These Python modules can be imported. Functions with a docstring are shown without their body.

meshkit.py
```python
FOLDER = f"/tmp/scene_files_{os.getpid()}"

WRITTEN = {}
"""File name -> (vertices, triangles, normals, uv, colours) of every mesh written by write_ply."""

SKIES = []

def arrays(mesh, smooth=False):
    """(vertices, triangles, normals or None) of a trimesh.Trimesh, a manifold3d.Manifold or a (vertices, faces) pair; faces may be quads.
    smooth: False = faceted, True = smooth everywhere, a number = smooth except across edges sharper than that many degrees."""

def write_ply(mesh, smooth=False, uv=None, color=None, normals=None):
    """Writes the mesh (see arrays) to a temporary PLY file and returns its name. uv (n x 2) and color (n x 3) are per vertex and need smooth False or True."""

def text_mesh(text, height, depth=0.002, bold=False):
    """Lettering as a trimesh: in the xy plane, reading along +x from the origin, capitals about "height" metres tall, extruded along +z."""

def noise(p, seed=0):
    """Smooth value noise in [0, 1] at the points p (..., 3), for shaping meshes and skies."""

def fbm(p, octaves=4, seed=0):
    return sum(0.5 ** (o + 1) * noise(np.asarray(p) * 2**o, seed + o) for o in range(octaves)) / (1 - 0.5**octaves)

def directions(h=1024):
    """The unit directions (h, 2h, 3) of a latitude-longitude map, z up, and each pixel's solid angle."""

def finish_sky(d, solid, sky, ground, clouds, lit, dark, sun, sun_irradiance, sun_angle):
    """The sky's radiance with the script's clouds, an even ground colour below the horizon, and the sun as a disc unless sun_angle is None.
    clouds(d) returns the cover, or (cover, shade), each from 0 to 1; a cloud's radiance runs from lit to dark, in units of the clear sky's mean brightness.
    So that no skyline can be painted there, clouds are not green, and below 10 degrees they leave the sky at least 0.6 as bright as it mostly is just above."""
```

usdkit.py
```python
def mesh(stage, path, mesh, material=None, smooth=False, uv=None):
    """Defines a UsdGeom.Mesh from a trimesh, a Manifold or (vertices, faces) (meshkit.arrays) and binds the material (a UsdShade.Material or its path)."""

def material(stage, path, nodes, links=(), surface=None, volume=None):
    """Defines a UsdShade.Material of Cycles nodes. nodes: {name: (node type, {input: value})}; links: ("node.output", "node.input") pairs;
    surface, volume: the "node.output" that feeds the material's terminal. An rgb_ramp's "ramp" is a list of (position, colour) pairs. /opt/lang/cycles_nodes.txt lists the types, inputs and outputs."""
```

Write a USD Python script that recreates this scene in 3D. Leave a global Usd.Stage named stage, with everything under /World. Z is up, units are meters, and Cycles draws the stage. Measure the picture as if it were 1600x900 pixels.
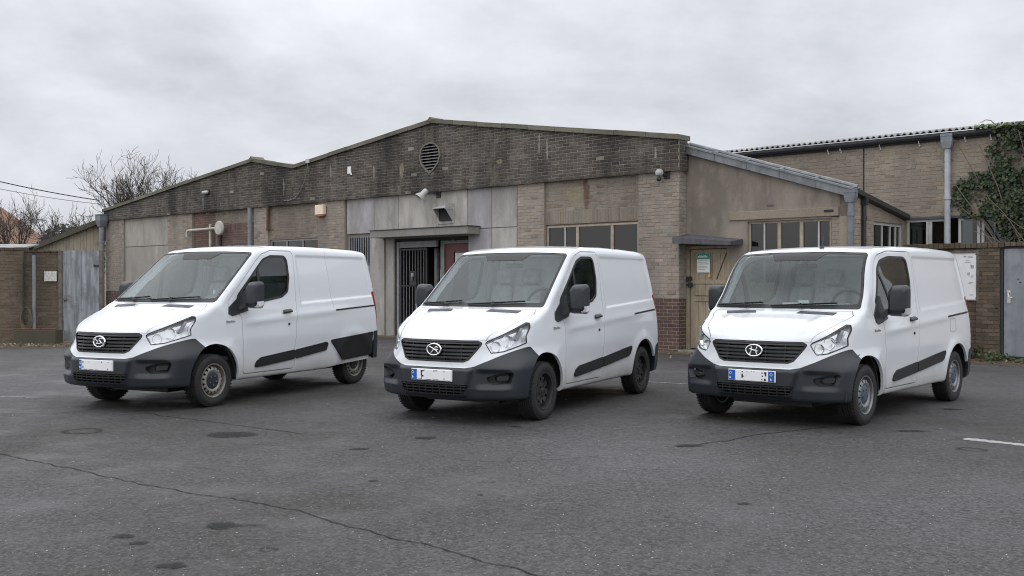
import math, random
import numpy as np, trimesh, manifold3d as m3, usdkit, meshkit
from scipy.ndimage import gaussian_filter1d
from shapely.geometry import Polygon, LineString, box as sbox, Point
from shapely import affinity
from shapely.prepared import prep
from pxr import Usd, UsdGeom, UsdLux, UsdShade, Gf, Sdf, Vt

rng = np.random.default_rng(7)
random.seed(7)
stage = Usd.Stage.CreateInMemory()
UsdGeom.SetStageUpAxis(stage, 'Z')
world = UsdGeom.Xform.Define(stage, '/World')
stage.SetDefaultPrim(world.GetPrim())
UsdGeom.Scope.Define(stage, '/World/Looks')

# ------------------------------------------------------------------ camera
FPX, HZ, EYE = 1563.0, 440.0, 1.57            # focal length in photo pixels, horizon row, eye height
cam = UsdGeom.Camera.Define(stage, '/World/camera')
cam.CreateHorizontalApertureAttr(36.0)
cam.CreateVerticalApertureAttr(20.25)
cam.CreateFocalLengthAttr(36.0 * FPX / 1600)
cam.CreateClippingRangeAttr(Gf.Vec2f(0.1, 3000))
tilt = math.degrees(math.atan((450 - HZ) / FPX))
cam.AddTranslateOp().Set(Gf.Vec3d(0, 0, EYE))
cam.AddRotateXOp().Set(90 - tilt)
cam.CreateExposureAttr(0.15)

# ------------------------------------------------------------------ sky and sun
SUN_EL, SUN_AZ = math.radians(66), math.radians(215)     # high veiled sun behind the camera
sun = UsdLux.DistantLight.Define(stage, '/World/sun')
sun.CreateIntensityAttr(0.30); sun.CreateAngleAttr(165.0); sun.CreateNormalizeAttr(True)
sun.CreateColorAttr(Gf.Vec3f(1.0, 0.97, 0.92))
sun.AddRotateZOp().Set(-math.degrees(SUN_AZ))
sun.AddRotateXOp().Set(-(90 - math.degrees(SUN_EL)))
usdkit.material(stage, '/World/Looks/sky_overcast', {
    'sky': ('sky_texture', {'sky_type': 'single_scattering', 'sun_disc': False, 'sun_elevation': SUN_EL, 'sun_rotation': SUN_AZ}),
    'tc': ('texture_coordinate', {}),
    'sep': ('separate_xyz', {}),
    'zc': ('math', {'math_type': 'maximum', 'value2': 0.0}),
    'zp': ('math', {'math_type': 'add', 'value2': 0.34}),
    'px': ('math', {'math_type': 'divide'}), 'py': ('math', {'math_type': 'divide'}),
    'pv': ('combine_xyz', {'z': 0.0}),
    'n1': ('noise_texture', {'scale': 1.25, 'detail': 6.0, 'roughness': 0.5, 'distortion': 0.5}),
    'n2': ('noise_texture', {'scale': 2.6, 'detail': 6.0, 'roughness': 0.6}),
    'nm': ('mix_float', {'fac': 0.35}),
    'rp': ('rgb_ramp', {'ramp': [(0.37, (0.69, 0.71, 0.765)), (0.49, (0.92, 0.942, 1.005)), (0.60, (1.10, 1.125, 1.19))]}),
    'el': ('map_range', {'from_min': 0.0, 'from_max': 1.0, 'to_min': 5.8, 'to_max': 14.5}),
    'elc': ('combine_color', {}),
    'cl': ('mix', {'mix_type': 'multiply', 'fac': 1.0}),
    'mx': ('mix', {'mix_type': 'mix', 'fac': 0.95}),
    'bg': ('background_shader', {'strength': 0.1}),
}, [('tc.generated', 'sep.vector'), ('sep.z', 'zc.value1'), ('zc.value', 'zp.value1'), ('sep.x', 'px.value1'), ('zp.value', 'px.value2'),
    ('sep.y', 'py.value1'), ('zp.value', 'py.value2'), ('px.value', 'pv.x'), ('py.value', 'pv.y'),
    ('pv.vector', 'n1.vector'), ('pv.vector', 'n2.vector'), ('n1.fac', 'nm.a'), ('n2.fac', 'nm.b'), ('nm.result', 'rp.fac'),
    ('zc.value', 'el.value'), ('el.result', 'elc.r'), ('el.result', 'elc.g'), ('el.result', 'elc.b'),
    ('rp.color', 'cl.color1'), ('elc.color', 'cl.color2'), ('sky.color', 'mx.color1'), ('cl.color', 'mx.color2'), ('mx.color', 'bg.color')], surface='bg.background')
dome = UsdLux.DomeLight.Define(stage, '/World/sky')
UsdShade.MaterialBindingAPI.Apply(dome.GetPrim()).Bind(UsdShade.Material.Get(stage, '/World/Looks/sky_overcast'))
dome.GetPrim().SetCustomDataByKey('kind', 'structure')
dome.GetPrim().SetCustomDataByKey('label', 'grey overcast sky with soft layered clouds over the yard')
dome.GetPrim().SetCustomDataByKey('category', 'sky')

# ------------------------------------------------------------------ scene helpers
COUNT = {}
def numbered(parent, name):
    k = (parent, name); n = COUNT.get(k, 0); COUNT[k] = n + 1
    return f'{parent}/{name}' + (f'_{n:03d}' if n else '')

def tag(prim, label=None, cat=None, group=None, kind=None):
    for k, v in (('label', label), ('category', cat), ('group', group), ('kind', kind)):
        if v: prim.SetCustomDataByKey(k, v)

SITE_O = np.array([3.644, 21.9, 0.0])
SITE_A = math.atan2(-0.6725, 0.740)            # the yard buildings share one direction
def site(p):
    p = np.asarray(p, float); c, s = math.cos(SITE_A), math.sin(SITE_A)
    return np.stack([p[..., 0] * c - p[..., 1] * s, p[..., 0] * s + p[..., 1] * c, p[..., 2]], -1) + SITE_O

class Thing:
    """A top-level thing. Parts are given in the frame's coordinates (yard frame or world); the prim sits at base."""
    def __init__(self, name, label, cat, base=(0, 0, 0), frame='site', group=None, kind=None, rot=None):
        self.base = np.array(base, float)
        self.x = UsdGeom.Xform.Define(stage, numbered('/World', name))
        self.path = str(self.x.GetPath())
        loc = site(self.base) if frame == 'site' else self.base
        self.x.AddTranslateOp().Set(Gf.Vec3d(*map(float, loc)))
        r = SITE_A if frame == 'site' else (rot or 0.0)
        if r: self.x.AddRotateZOp().Set(math.degrees(r))
        if frame == 'own': self.base = np.zeros(3)
        tag(self.x.GetPrim(), label, cat, group, kind)
    def part(self, name, mesh, mat, smooth=False, parent=None, label=None, kind=None, color=None):
        return put(numbered(str(parent.GetPath()) if parent is not None else self.path, name), mesh, mat, smooth, -self.base, label, kind, color)

def put(path, mesh, mat, smooth=False, shift=(0, 0, 0), label=None, kind=None, color=None):
    if isinstance(mesh, tuple) and len(mesh) == 3:
        v, f, n = mesh
    else:
        v, f, n = meshkit.arrays(mesh, smooth)
    m = UsdGeom.Mesh.Define(stage, path)
    m.CreatePointsAttr(Vt.Vec3fArray.FromNumpy((v + np.asarray(shift)).astype(np.float32)))
    m.CreateFaceVertexCountsAttr(Vt.IntArray.FromNumpy(np.full(len(f), 3, np.int32)))
    m.CreateFaceVertexIndicesAttr(Vt.IntArray.FromNumpy(f.astype(np.int32).ravel()))
    m.CreateSubdivisionSchemeAttr('none')
    if n is not None:
        m.CreateNormalsAttr(Vt.Vec3fArray.FromNumpy(n.astype(np.float32))); m.SetNormalsInterpolation('vertex')
    if color is not None:
        pv = UsdGeom.PrimvarsAPI(m).CreatePrimvar('tone', Sdf.ValueTypeNames.Color3fArray, 'vertex')
        pv.Set(Vt.Vec3fArray.FromNumpy(np.broadcast_to(np.asarray(color, np.float32), (len(v), 3)).copy()))
    UsdShade.MaterialBindingAPI.Apply(m.GetPrim()).Bind(UsdShade.Material.Get(stage, '/World/Looks/' + mat))
    tag(m.GetPrim(), label, None, None, kind)
    return m.GetPrim()

def cat(ms):
    return trimesh.util.concatenate([m if isinstance(m, trimesh.Trimesh) else tri(m) for m in ms])
def tri(man):
    m = man.to_mesh(); return trimesh.Trimesh(np.array(m.vert_properties[:, :3], float), np.array(m.tri_verts), process=False)
def bx(x0, x1, y0, y1, z0, z1, ch=0.0):
    """An axis-aligned block, its edges chamfered by ch."""
    lo, hi = np.minimum((x0, y0, z0), (x1, y1, z1)), np.maximum((x0, y0, z0), (x1, y1, z1))
    if ch <= 0:
        m = trimesh.creation.box(bounds=[lo, hi]); return m
    p = []
    for sx in (0, 1):
        for sy in (0, 1):
            for sz in (0, 1):
                c = np.where((sx, sy, sz), hi, lo); s = np.where((sx, sy, sz), -1, 1)
                for k in range(3):
                    q = c + s * ch; q[k] = c[k]; p.append(q)
    return trimesh.convex.convex_hull(np.array(p))
def tube(pts, r, n=8, cap=True):
    """A round bar along a polyline; r a number or one per point."""
    pts = np.asarray(pts, float); r = np.broadcast_to(np.asarray(r, float), (len(pts),))
    t = np.gradient(pts, axis=0); t /= np.linalg.norm(t, axis=1, keepdims=True) + 1e-12
    up = np.array([0, 0, 1.0]) if abs(t[0, 2]) < 0.9 else np.array([1.0, 0, 0])
    v = []
    a = np.linspace(0, 2 * math.pi, n, endpoint=False)
    for i in range(len(pts)):
        e1 = np.cross(t[i], up); e1 /= np.linalg.norm(e1) + 1e-12; e2 = np.cross(t[i], e1)   # e2 flips along with e1
        up = -e2 if i == 0 else up
        v.append(pts[i] + r[i] * (np.cos(a)[:, None] * e1 + np.sin(a)[:, None] * e2))
        up = np.cross(e1, t[i])
    v = np.vstack(v); f = []
    for i in range(len(pts) - 1):
        for k in range(n):
            p, q = i * n + k, i * n + (k + 1) % n
            f += [[p, p + n, q], [q, p + n, q + n]]
    if cap:
        c0, c1 = len(v), len(v) + 1
        v = np.vstack([v, pts[0], pts[-1]]); b = (len(pts) - 1) * n
        for k in range(n):
            f += [[c0, k, (k + 1) % n], [c1, b + (k + 1) % n, b + k]]
    m = trimesh.Trimesh(v, f, process=False)
    if m.volume < 0: m.invert()
    return m
def lathe(profile, n=32, axis='y'):
    """profile: (radius, along) pairs, turned round the axis."""
    m = trimesh.creation.revolve(np.asarray(profile, float), sections=n)
    v = m.vertices.copy()
    if axis == 'y': v = v[:, [0, 2, 1]] * [1, 1, -1]
    if axis == 'x': v = v[:, [2, 0, 1]]
    m = trimesh.Trimesh(v, m.faces, process=False)
    return m
def move(m, d):
    m = m.copy(); m.apply_translation(d); return m
def rot(m, deg, ax, about=(0, 0, 0)):
    m = m.copy(); m.apply_transform(trimesh.transformations.rotation_matrix(math.radians(deg), ax, about)); return m
def extr(poly, d0, d1, plane='xz'):
    """A shapely polygon extruded: drawn in xz and given depth in y, and so on."""
    gs = [g for g in getattr(poly, 'geoms', [poly]) if g.geom_type == 'Polygon' and g.area > 1e-8]
    out = []
    for g in gs:
        m = trimesh.creation.extrude_polygon(g, d1 - d0, engine='earcut'); v = m.vertices + [0, 0, d0]
        if plane == 'xz': m = trimesh.Trimesh(v[:, [0, 2, 1]], m.faces[:, ::-1], process=False)
        elif plane == 'yz': m = trimesh.Trimesh(v[:, [2, 0, 1]], m.faces, process=False)
        else: m = trimesh.Trimesh(v, m.faces, process=False)
        out.append(m)
    return trimesh.util.concatenate(out)
def rounded(poly, r):
    return poly.buffer(-r, quad_segs=5).buffer(2 * r, quad_segs=5).buffer(-r, quad_segs=5)

# ------------------------------------------------------------------ materials
def mat(name, nodes, links, surface):
    usdkit.material(stage, '/World/Looks/' + name, nodes, links, surface=surface)
def plain(name, col, rough=0.5, metal=0.0, spec=0.5, noise=0.12, scale=6.0, bump=0.0, bscale=60.0, coat=0.0):
    """One colour with a little uneven tone and grain."""
    c = np.array(col, float)
    n = {'g': ('geometry', {}), 'n': ('noise_texture', {'scale': scale, 'detail': 5.0, 'roughness': 0.6}),
         'r': ('rgb_ramp', {'ramp': [(0.3, tuple(c * (1 - noise))), (0.7, tuple(np.minimum(c * (1 + noise), 1)))]}),
         'p': ('principled_bsdf', {'roughness': rough, 'metallic': metal, 'specular_ior_level': spec, 'coat_weight': coat})}
    l = [('g.position', 'n.vector'), ('n.fac', 'r.fac'), ('r.color', 'p.base_color')]
    if bump:
        n['bn'] = ('noise_texture', {'scale': bscale, 'detail': 4.0}); n['b'] = ('bump', {'strength': bump, 'distance': 0.01})
        l += [('g.position', 'bn.vector'), ('bn.fac', 'b.height'), ('b.normal', 'p.normal')]
    mat(name, n, l, 'p.BSDF')
def glass_pane(name, tint, ior=1.5, rough=0.02, glossy=(1, 1, 1)):
    """Clear sheet glass: sunlight passes straight on; only the outer face of a sheet reflects."""
    mat(name, {'t': ('transparent_bsdf', {'color': tint}), 'g': ('glossy_bsdf', {'color': glossy, 'roughness': rough}), 'f': ('fresnel', {'IOR': ior}), 'gm': ('geometry', {}), 'i': ('math', {'math_type': 'subtract', 'value1': 1.0}), 'x': ('math', {'math_type': 'multiply'}), 'm': ('mix_closure', {})},
        [('gm.backfacing', 'i.value2'), ('f.fac', 'x.value1'), ('i.value', 'x.value2'), ('x.value', 'm.fac'), ('t.BSDF', 'm.closure1'), ('g.BSDF', 'm.closure2')], 'm.closure')
# ------------------------------------------------------------------ van materials
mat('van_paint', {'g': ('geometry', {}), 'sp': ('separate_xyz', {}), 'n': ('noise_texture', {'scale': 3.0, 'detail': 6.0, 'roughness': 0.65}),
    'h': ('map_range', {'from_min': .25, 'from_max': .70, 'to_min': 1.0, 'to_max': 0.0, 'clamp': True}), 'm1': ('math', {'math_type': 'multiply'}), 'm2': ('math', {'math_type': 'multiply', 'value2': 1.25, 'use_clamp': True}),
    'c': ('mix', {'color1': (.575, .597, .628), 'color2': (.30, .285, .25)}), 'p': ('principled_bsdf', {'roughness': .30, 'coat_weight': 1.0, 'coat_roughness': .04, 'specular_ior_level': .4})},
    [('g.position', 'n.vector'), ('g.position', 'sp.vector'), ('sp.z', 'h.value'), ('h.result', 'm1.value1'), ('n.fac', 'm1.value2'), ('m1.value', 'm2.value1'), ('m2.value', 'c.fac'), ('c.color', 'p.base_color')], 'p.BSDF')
plain('bumper_plastic', (.0115, .0142, .0185), .40, spec=.5, noise=.18, scale=5, bump=.06, bscale=400)
plain('strip_plastic', (.0085, .009, .010), .48, spec=.35, noise=.2, scale=5)
plain('grille_plastic', (.015, .016, .018), .34, noise=.15)
plain('black_trim', (.010, .010, .011), .5, noise=.2)
plain('handle_black', (.012, .012, .013), .3)
plain('slot_grey', (.05, .053, .058), .55)
plain('tyre_rubber', (.012, .012, .0125), .8, noise=.35, scale=14, bump=.2, bscale=200)
plain('rim_silver', (.25, .255, .262), .38, metal=.8, noise=.15, scale=20)
plain('rim_worn', (.26, .25, .23), .45, metal=.6, noise=.3, scale=18)
plain('rim_black', (.020, .019, .019), .42, noise=.4, scale=20)
plain('hub_dark', (.016, .018, .026), .35, noise=.3, scale=20)
plain('hub_blue', (.045, .058, .085), .4, noise=.2, scale=20)
for nm_, c_, me_, sc_, rg_ in (('lamp_silver', (.74, .75, .77), .60, 9.0, .16), ('lamp_chrome', (.90, .91, .92), 1.0, 14.0, .08)):      # faceted bright metal
    mat(nm_, {'g': ('geometry', {}), 'v': ('voronoi_texture', {'scale': sc_}), 'b': ('bump', {'strength': .34, 'distance': .03}), 'p': ('principled_bsdf', {'base_color': c_, 'metallic': me_, 'roughness': rg_})},
        [('g.position', 'v.vector'), ('v.distance', 'b.height'), ('b.normal', 'p.normal')], 'p.BSDF')
plain('lamp_bulb', (.75, .76, .78), .1, noise=.05)
plain('lamp_grey', (.22, .225, .235), .35, noise=.1)
plain('chrome', (.78, .79, .80), .12, metal=1.0, noise=.03)
plain('mirror_glass', (.75, .78, .80), .03, metal=1.0, noise=.02)
plain('tail_red', (.19, .005, .008), .12, noise=.1, coat=.5)
plain('plate_white', (.74, .745, .76), .35, noise=.05)
plain('plate_blue', (.012, .085, .36), .35, noise=.05)
plain('plate_black', (.012, .012, .013), .4)
plain('paper_white', (.72, .74, .74), .7, noise=.05)
plain('cabin_grey', (.12, .13, .135), .6, noise=.12)
plain('cabin_dark', (.03, .032, .034), .6, noise=.12)
plain('cabin_light', (.78, .80, .80), .7, noise=.12)
plain('seat_grey', (.50, .51, .515), .85, noise=.2, scale=12)
glass_pane('windscreen_glass', (.90, .94, .94), 1.62, .01, (.93, 1.0, 1.0))
glass_pane('side_glass', (.40, .44, .44), 1.75, .01)
glass_pane('lamp_glass', (.97, .975, .98), 1.3, .02)
# ------------------------------------------------------------------ masonry, metal, timber and ground materials
def masonry(name, base, dark, soot=.5, moss=(.05, .055, .025), mossy=.0, rough=.9, light=None, grain=.28, n1s=.9):
    """Brick and stone whose own tone rides on each piece ('tone'), with soot, pale bloom and moss in world-fixed stains."""
    n = {'g': ('geometry', {}), 'a': ('attribute', {'attribute': 'tone'}), 'mp': ('mapping', {'scale': (1.0, 1.0, .35)}),
         'n1': ('noise_texture', {'scale': n1s, 'detail': 7.0, 'roughness': .62}), 'n2': ('noise_texture', {'scale': 5.0, 'detail': 6.0, 'roughness': .7}), 'n3': ('noise_texture', {'scale': 60.0, 'detail': 4.0, 'roughness': .7}),
         'nb': ('noise_texture', {'scale': 2.3, 'detail': 8.0, 'roughness': .7}),
         'r1': ('map_range', {'from_min': .42, 'from_max': .60, 'to_min': 0.0, 'to_max': soot, 'clamp': True}),
         'r3': ('map_range', {'from_min': .25, 'from_max': .75, 'to_min': 1 - grain, 'to_max': 1 + grain}), 'c3': ('combine_color', {}),
         'base': ('mix', {'mix_type': 'multiply', 'fac': 1.0, 'color1': base}),
         'm1': ('mix', {'color2': dark}), 'm2': ('mix', {'mix_type': 'multiply', 'fac': 1.0}),
         'r4': ('map_range', {'from_min': .52, 'from_max': .72, 'to_min': 0.0, 'to_max': mossy, 'clamp': True}), 'm3': ('mix', {'color2': moss}),
         'rl': ('map_range', {'from_min': .54, 'from_max': .70, 'to_min': 0.0, 'to_max': .55 if light else 0.0, 'clamp': True}), 'm4': ('mix', {'color2': light or (.3, .3, .3)}),
         'b': ('bump', {'strength': .5, 'distance': .012}), 'p': ('principled_bsdf', {'roughness': rough, 'specular_ior_level': .25})}
    l = [('g.position', 'mp.vector'), ('mp.vector', 'n1.vector'), ('g.position', 'n2.vector'), ('g.position', 'n3.vector'), ('mp.vector', 'nb.vector'), ('a.color', 'base.color2'), ('n1.fac', 'r1.value'), ('r1.result', 'm1.fac'), ('base.color', 'm1.color1'),
         ('n3.fac', 'r3.value'), ('r3.result', 'c3.r'), ('r3.result', 'c3.g'), ('r3.result', 'c3.b'), ('m1.color', 'm2.color1'), ('c3.color', 'm2.color2'),
         ('nb.fac', 'rl.value'), ('rl.result', 'm4.fac'), ('m2.color', 'm4.color1'), ('n2.fac', 'r4.value'), ('r4.result', 'm3.fac'), ('m4.color', 'm3.color1'), ('m3.color', 'p.base_color'), ('n3.fac', 'b.height'), ('b.normal', 'p.normal')]
    mat(name, n, l, 'p.BSDF')
masonry('gable_brick', (.086, .075, .065), (.024, .022, .0205), .9, light=(.22, .195, .16), mossy=.2, moss=(.105, .098, .070))
masonry('gable_mortar', (.27, .245, .215), (.085, .077, .070), .75, mossy=.2)
masonry('tan_brick', (.285, .245, .208), (.165, .143, .122), .6, light=(.33, .28, .235), grain=.22)
masonry('tan_mortar', (.31, .26, .215), (.19, .16, .135), .5)
masonry('grey_brick', (.235, .205, .165), (.14, .122, .10), .7, light=(.30, .275, .225), grain=.22)
masonry('red_brick', (.165, .102, .083), (.07, .05, .045), .55)
masonry('plinth_brick', (.098, .062, .053), (.05, .036, .033), .5, mossy=.35, moss=(.07, .07, .045))
masonry('dark_mortar', (.13, .115, .10), (.06, .053, .047), .6, mossy=.25)
masonry('rear_brick', (.30, .256, .205), (.18, .155, .127), .6, light=(.36, .305, .245), grain=.20)
masonry('rear_mortar', (.335, .28, .22), (.205, .172, .138), .5)
masonry('yard_brick', (.130, .098, .070), (.050, .042, .032), .65, mossy=.55, moss=(.055, .058, .025))
masonry('yard_mortar', (.14, .125, .10), (.06, .052, .04), .6, mossy=.6)
masonry('render_tan', (.258, .222, .187), (.155, .134, .114), .9, light=(.33, .292, .255), rough=.95, grain=.12, n1s=1.3)
masonry('concrete', (.40, .388, .370), (.245, .234, .215), .85, light=(.52, .50, .45), rough=.92, grain=.20, n1s=1.6)
masonry('coping_stone', (.155, .145, .115), (.07, .066, .055), .6, mossy=.6, moss=(.115, .110, .055))
masonry('lintel_stone', (.25, .22, .18), (.17, .15, .12), .5)
def streaked(name, c1, c2, c3, rough=.5, metal=0.0, sx=18.0, fine=50.0):
    """Weathered sheet metal or timber: long upright streaks over a patchy ground."""
    mat(name, {'g': ('geometry', {}), 'mp': ('mapping', {'scale': (1.0, 1.0, .08)}), 'n1': ('noise_texture', {'scale': sx, 'detail': 6.0, 'roughness': .65}), 'n2': ('noise_texture', {'scale': 2.2, 'detail': 7.0, 'roughness': .65}), 'n3': ('noise_texture', {'scale': fine, 'detail': 4.0}),
        'r1': ('rgb_ramp', {'ramp': [(.32, c1), (.68, c2)]}), 'r2': ('map_range', {'from_min': .48, 'from_max': .66, 'to_min': 0.0, 'to_max': .75, 'clamp': True}), 'm': ('mix', {'color2': c3}),
        'b': ('bump', {'strength': .25, 'distance': .01}), 'p': ('principled_bsdf', {'roughness': rough, 'metallic': metal})},
        [('g.position', 'mp.vector'), ('mp.vector', 'n1.vector'), ('g.position', 'n2.vector'), ('g.position', 'n3.vector'), ('n1.fac', 'r1.fac'), ('n2.fac', 'r2.value'), ('r2.result', 'm.fac'), ('r1.color', 'm.color1'), ('m.color', 'p.base_color'), ('n3.fac', 'b.height'), ('b.normal', 'p.normal')], 'p.BSDF')
streaked('gate_metal', (.105, .118, .132), (.33, .35, .37), (.085, .082, .08), .6, .1, 11.0)
streaked('door_galvanised', (.20, .215, .235), (.27, .285, .305), (.155, .165, .18), .45, .3, 5.0)
streaked('timber_door', (.25, .205, .14), (.40, .335, .24), (.19, .157, .11), .75, 0, 24.0)
streaked('shed_timber', (.235, .205, .15), (.34, .305, .235), (.15, .132, .10), .85, 0, 14.0)
streaked('lead_grey', (.135, .145, .155), (.225, .235, .248), (.09, .096, .105), .5, .2, 6.0)
streaked('lead_dark', (.045, .045, .055), (.085, .085, .098), (.03, .03, .036), .5, .1, 6.0)
streaked('corrugated', (.23, .235, .235), (.36, .365, .36), (.12, .12, .115), .8, 0, 4.0)
plain('pipe_grey', (.17, .185, .205), .5, noise=.25, scale=4)
plain('pipe_light', (.36, .375, .40), .5, noise=.25, scale=4)
plain('pipe_blue', (.135, .152, .170), .5, noise=.25, scale=4)
plain('pipe_dark', (.022, .024, .027), .5, noise=.3)
plain('pipe_white', (.42, .40, .36), .5, noise=.2)
plain('rust', (.11, .052, .032), .85, noise=.4, scale=14)
plain('post_rust', (.12, .098, .085), .8, noise=.4, scale=10)
plain('iron_black', (.020, .021, .024), .55, noise=.3)
plain('frame_cream', (.32, .265, .20), .6, noise=.2)
plain('frame_white', (.43, .425, .41), .55, noise=.12)
plain('frame_grey', (.20, .20, .20), .6, noise=.2)
plain('red_paint', (.115, .026, .028), .45, noise=.2)
plain('dark_inside', (.022, .021, .021), .8, noise=.2)
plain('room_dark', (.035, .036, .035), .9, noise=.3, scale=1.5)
plain('alarm_cream', (.72, .60, .47), .5, noise=.06)
plain('alarm_orange', (.36, .10, .03), .45, noise=.1)
plain('lamp_body', (.30, .30, .29), .4, metal=.4, noise=.15)
plain('vent_steel', (.40, .40, .39), .4, metal=.2, noise=.15)
plain('sign_white', (.70, .71, .72), .5, noise=.05)
plain('sign_grime', (.50, .50, .47), .6, noise=.25, scale=12)
plain('sign_green', (.015, .23, .15), .5, noise=.06)
plain('sign_ink', (.06, .06, .065), .6)
plain('sign_pale_ink', (.33, .35, .37), .6)
plain('paper', (.60, .61, .57), .7, noise=.06)
plain('brass', (.55, .38, .09), .35, metal=.7, noise=.15)
plain('steel_handle', (.58, .57, .54), .3, metal=.8, noise=.1)
plain('hose_tan', (.11, .092, .065), .7, noise=.2)
plain('roof_tile', (.20, .115, .075), .85, noise=.35, scale=9)
plain('house_wall', (.42, .38, .33), .9, noise=.1)
plain('roof_slate', (.085, .085, .088), .8, noise=.3, scale=3)
plain('bark', (.060, .050, .044), .9, noise=.3, scale=20)
plain('vine_bark', (.145, .115, .085), .9, noise=.3, scale=20)
plain('cable_black', (.012, .012, .013), .6)
plain('cable_grey', (.16, .16, .155), .6)
plain('road_paint', (.50, .50, .50), .7, noise=.35, scale=9)
plain('kerb_stone', (.17, .16, .145), .9, noise=.3, scale=7)
plain('grit_pale', (.40, .39, .37), .8, noise=.3)
glass_pane('window_dark', (.20, .235, .24), 1.62, .02)
glass_pane('window_dirty', (.30, .32, .32), 1.5, .10, (.9, .9, .9))
mat('leaf_litter', {'o': ('attribute', {'attribute': 'tone'}), 'p': ('principled_bsdf', {'roughness': .85})}, [('o.color', 'p.base_color')], 'p.BSDF')
mat('leaf', {'o': ('attribute', {'attribute': 'tone'}), 'p': ('principled_bsdf', {'roughness': .45}), 't': ('translucent_bsdf', {}), 'm': ('mix_closure', {'fac': .25})},
    [('o.color', 'p.base_color'), ('o.color', 't.color'), ('p.BSDF', 'm.closure1'), ('t.BSDF', 'm.closure2')], 'm.closure')
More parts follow.
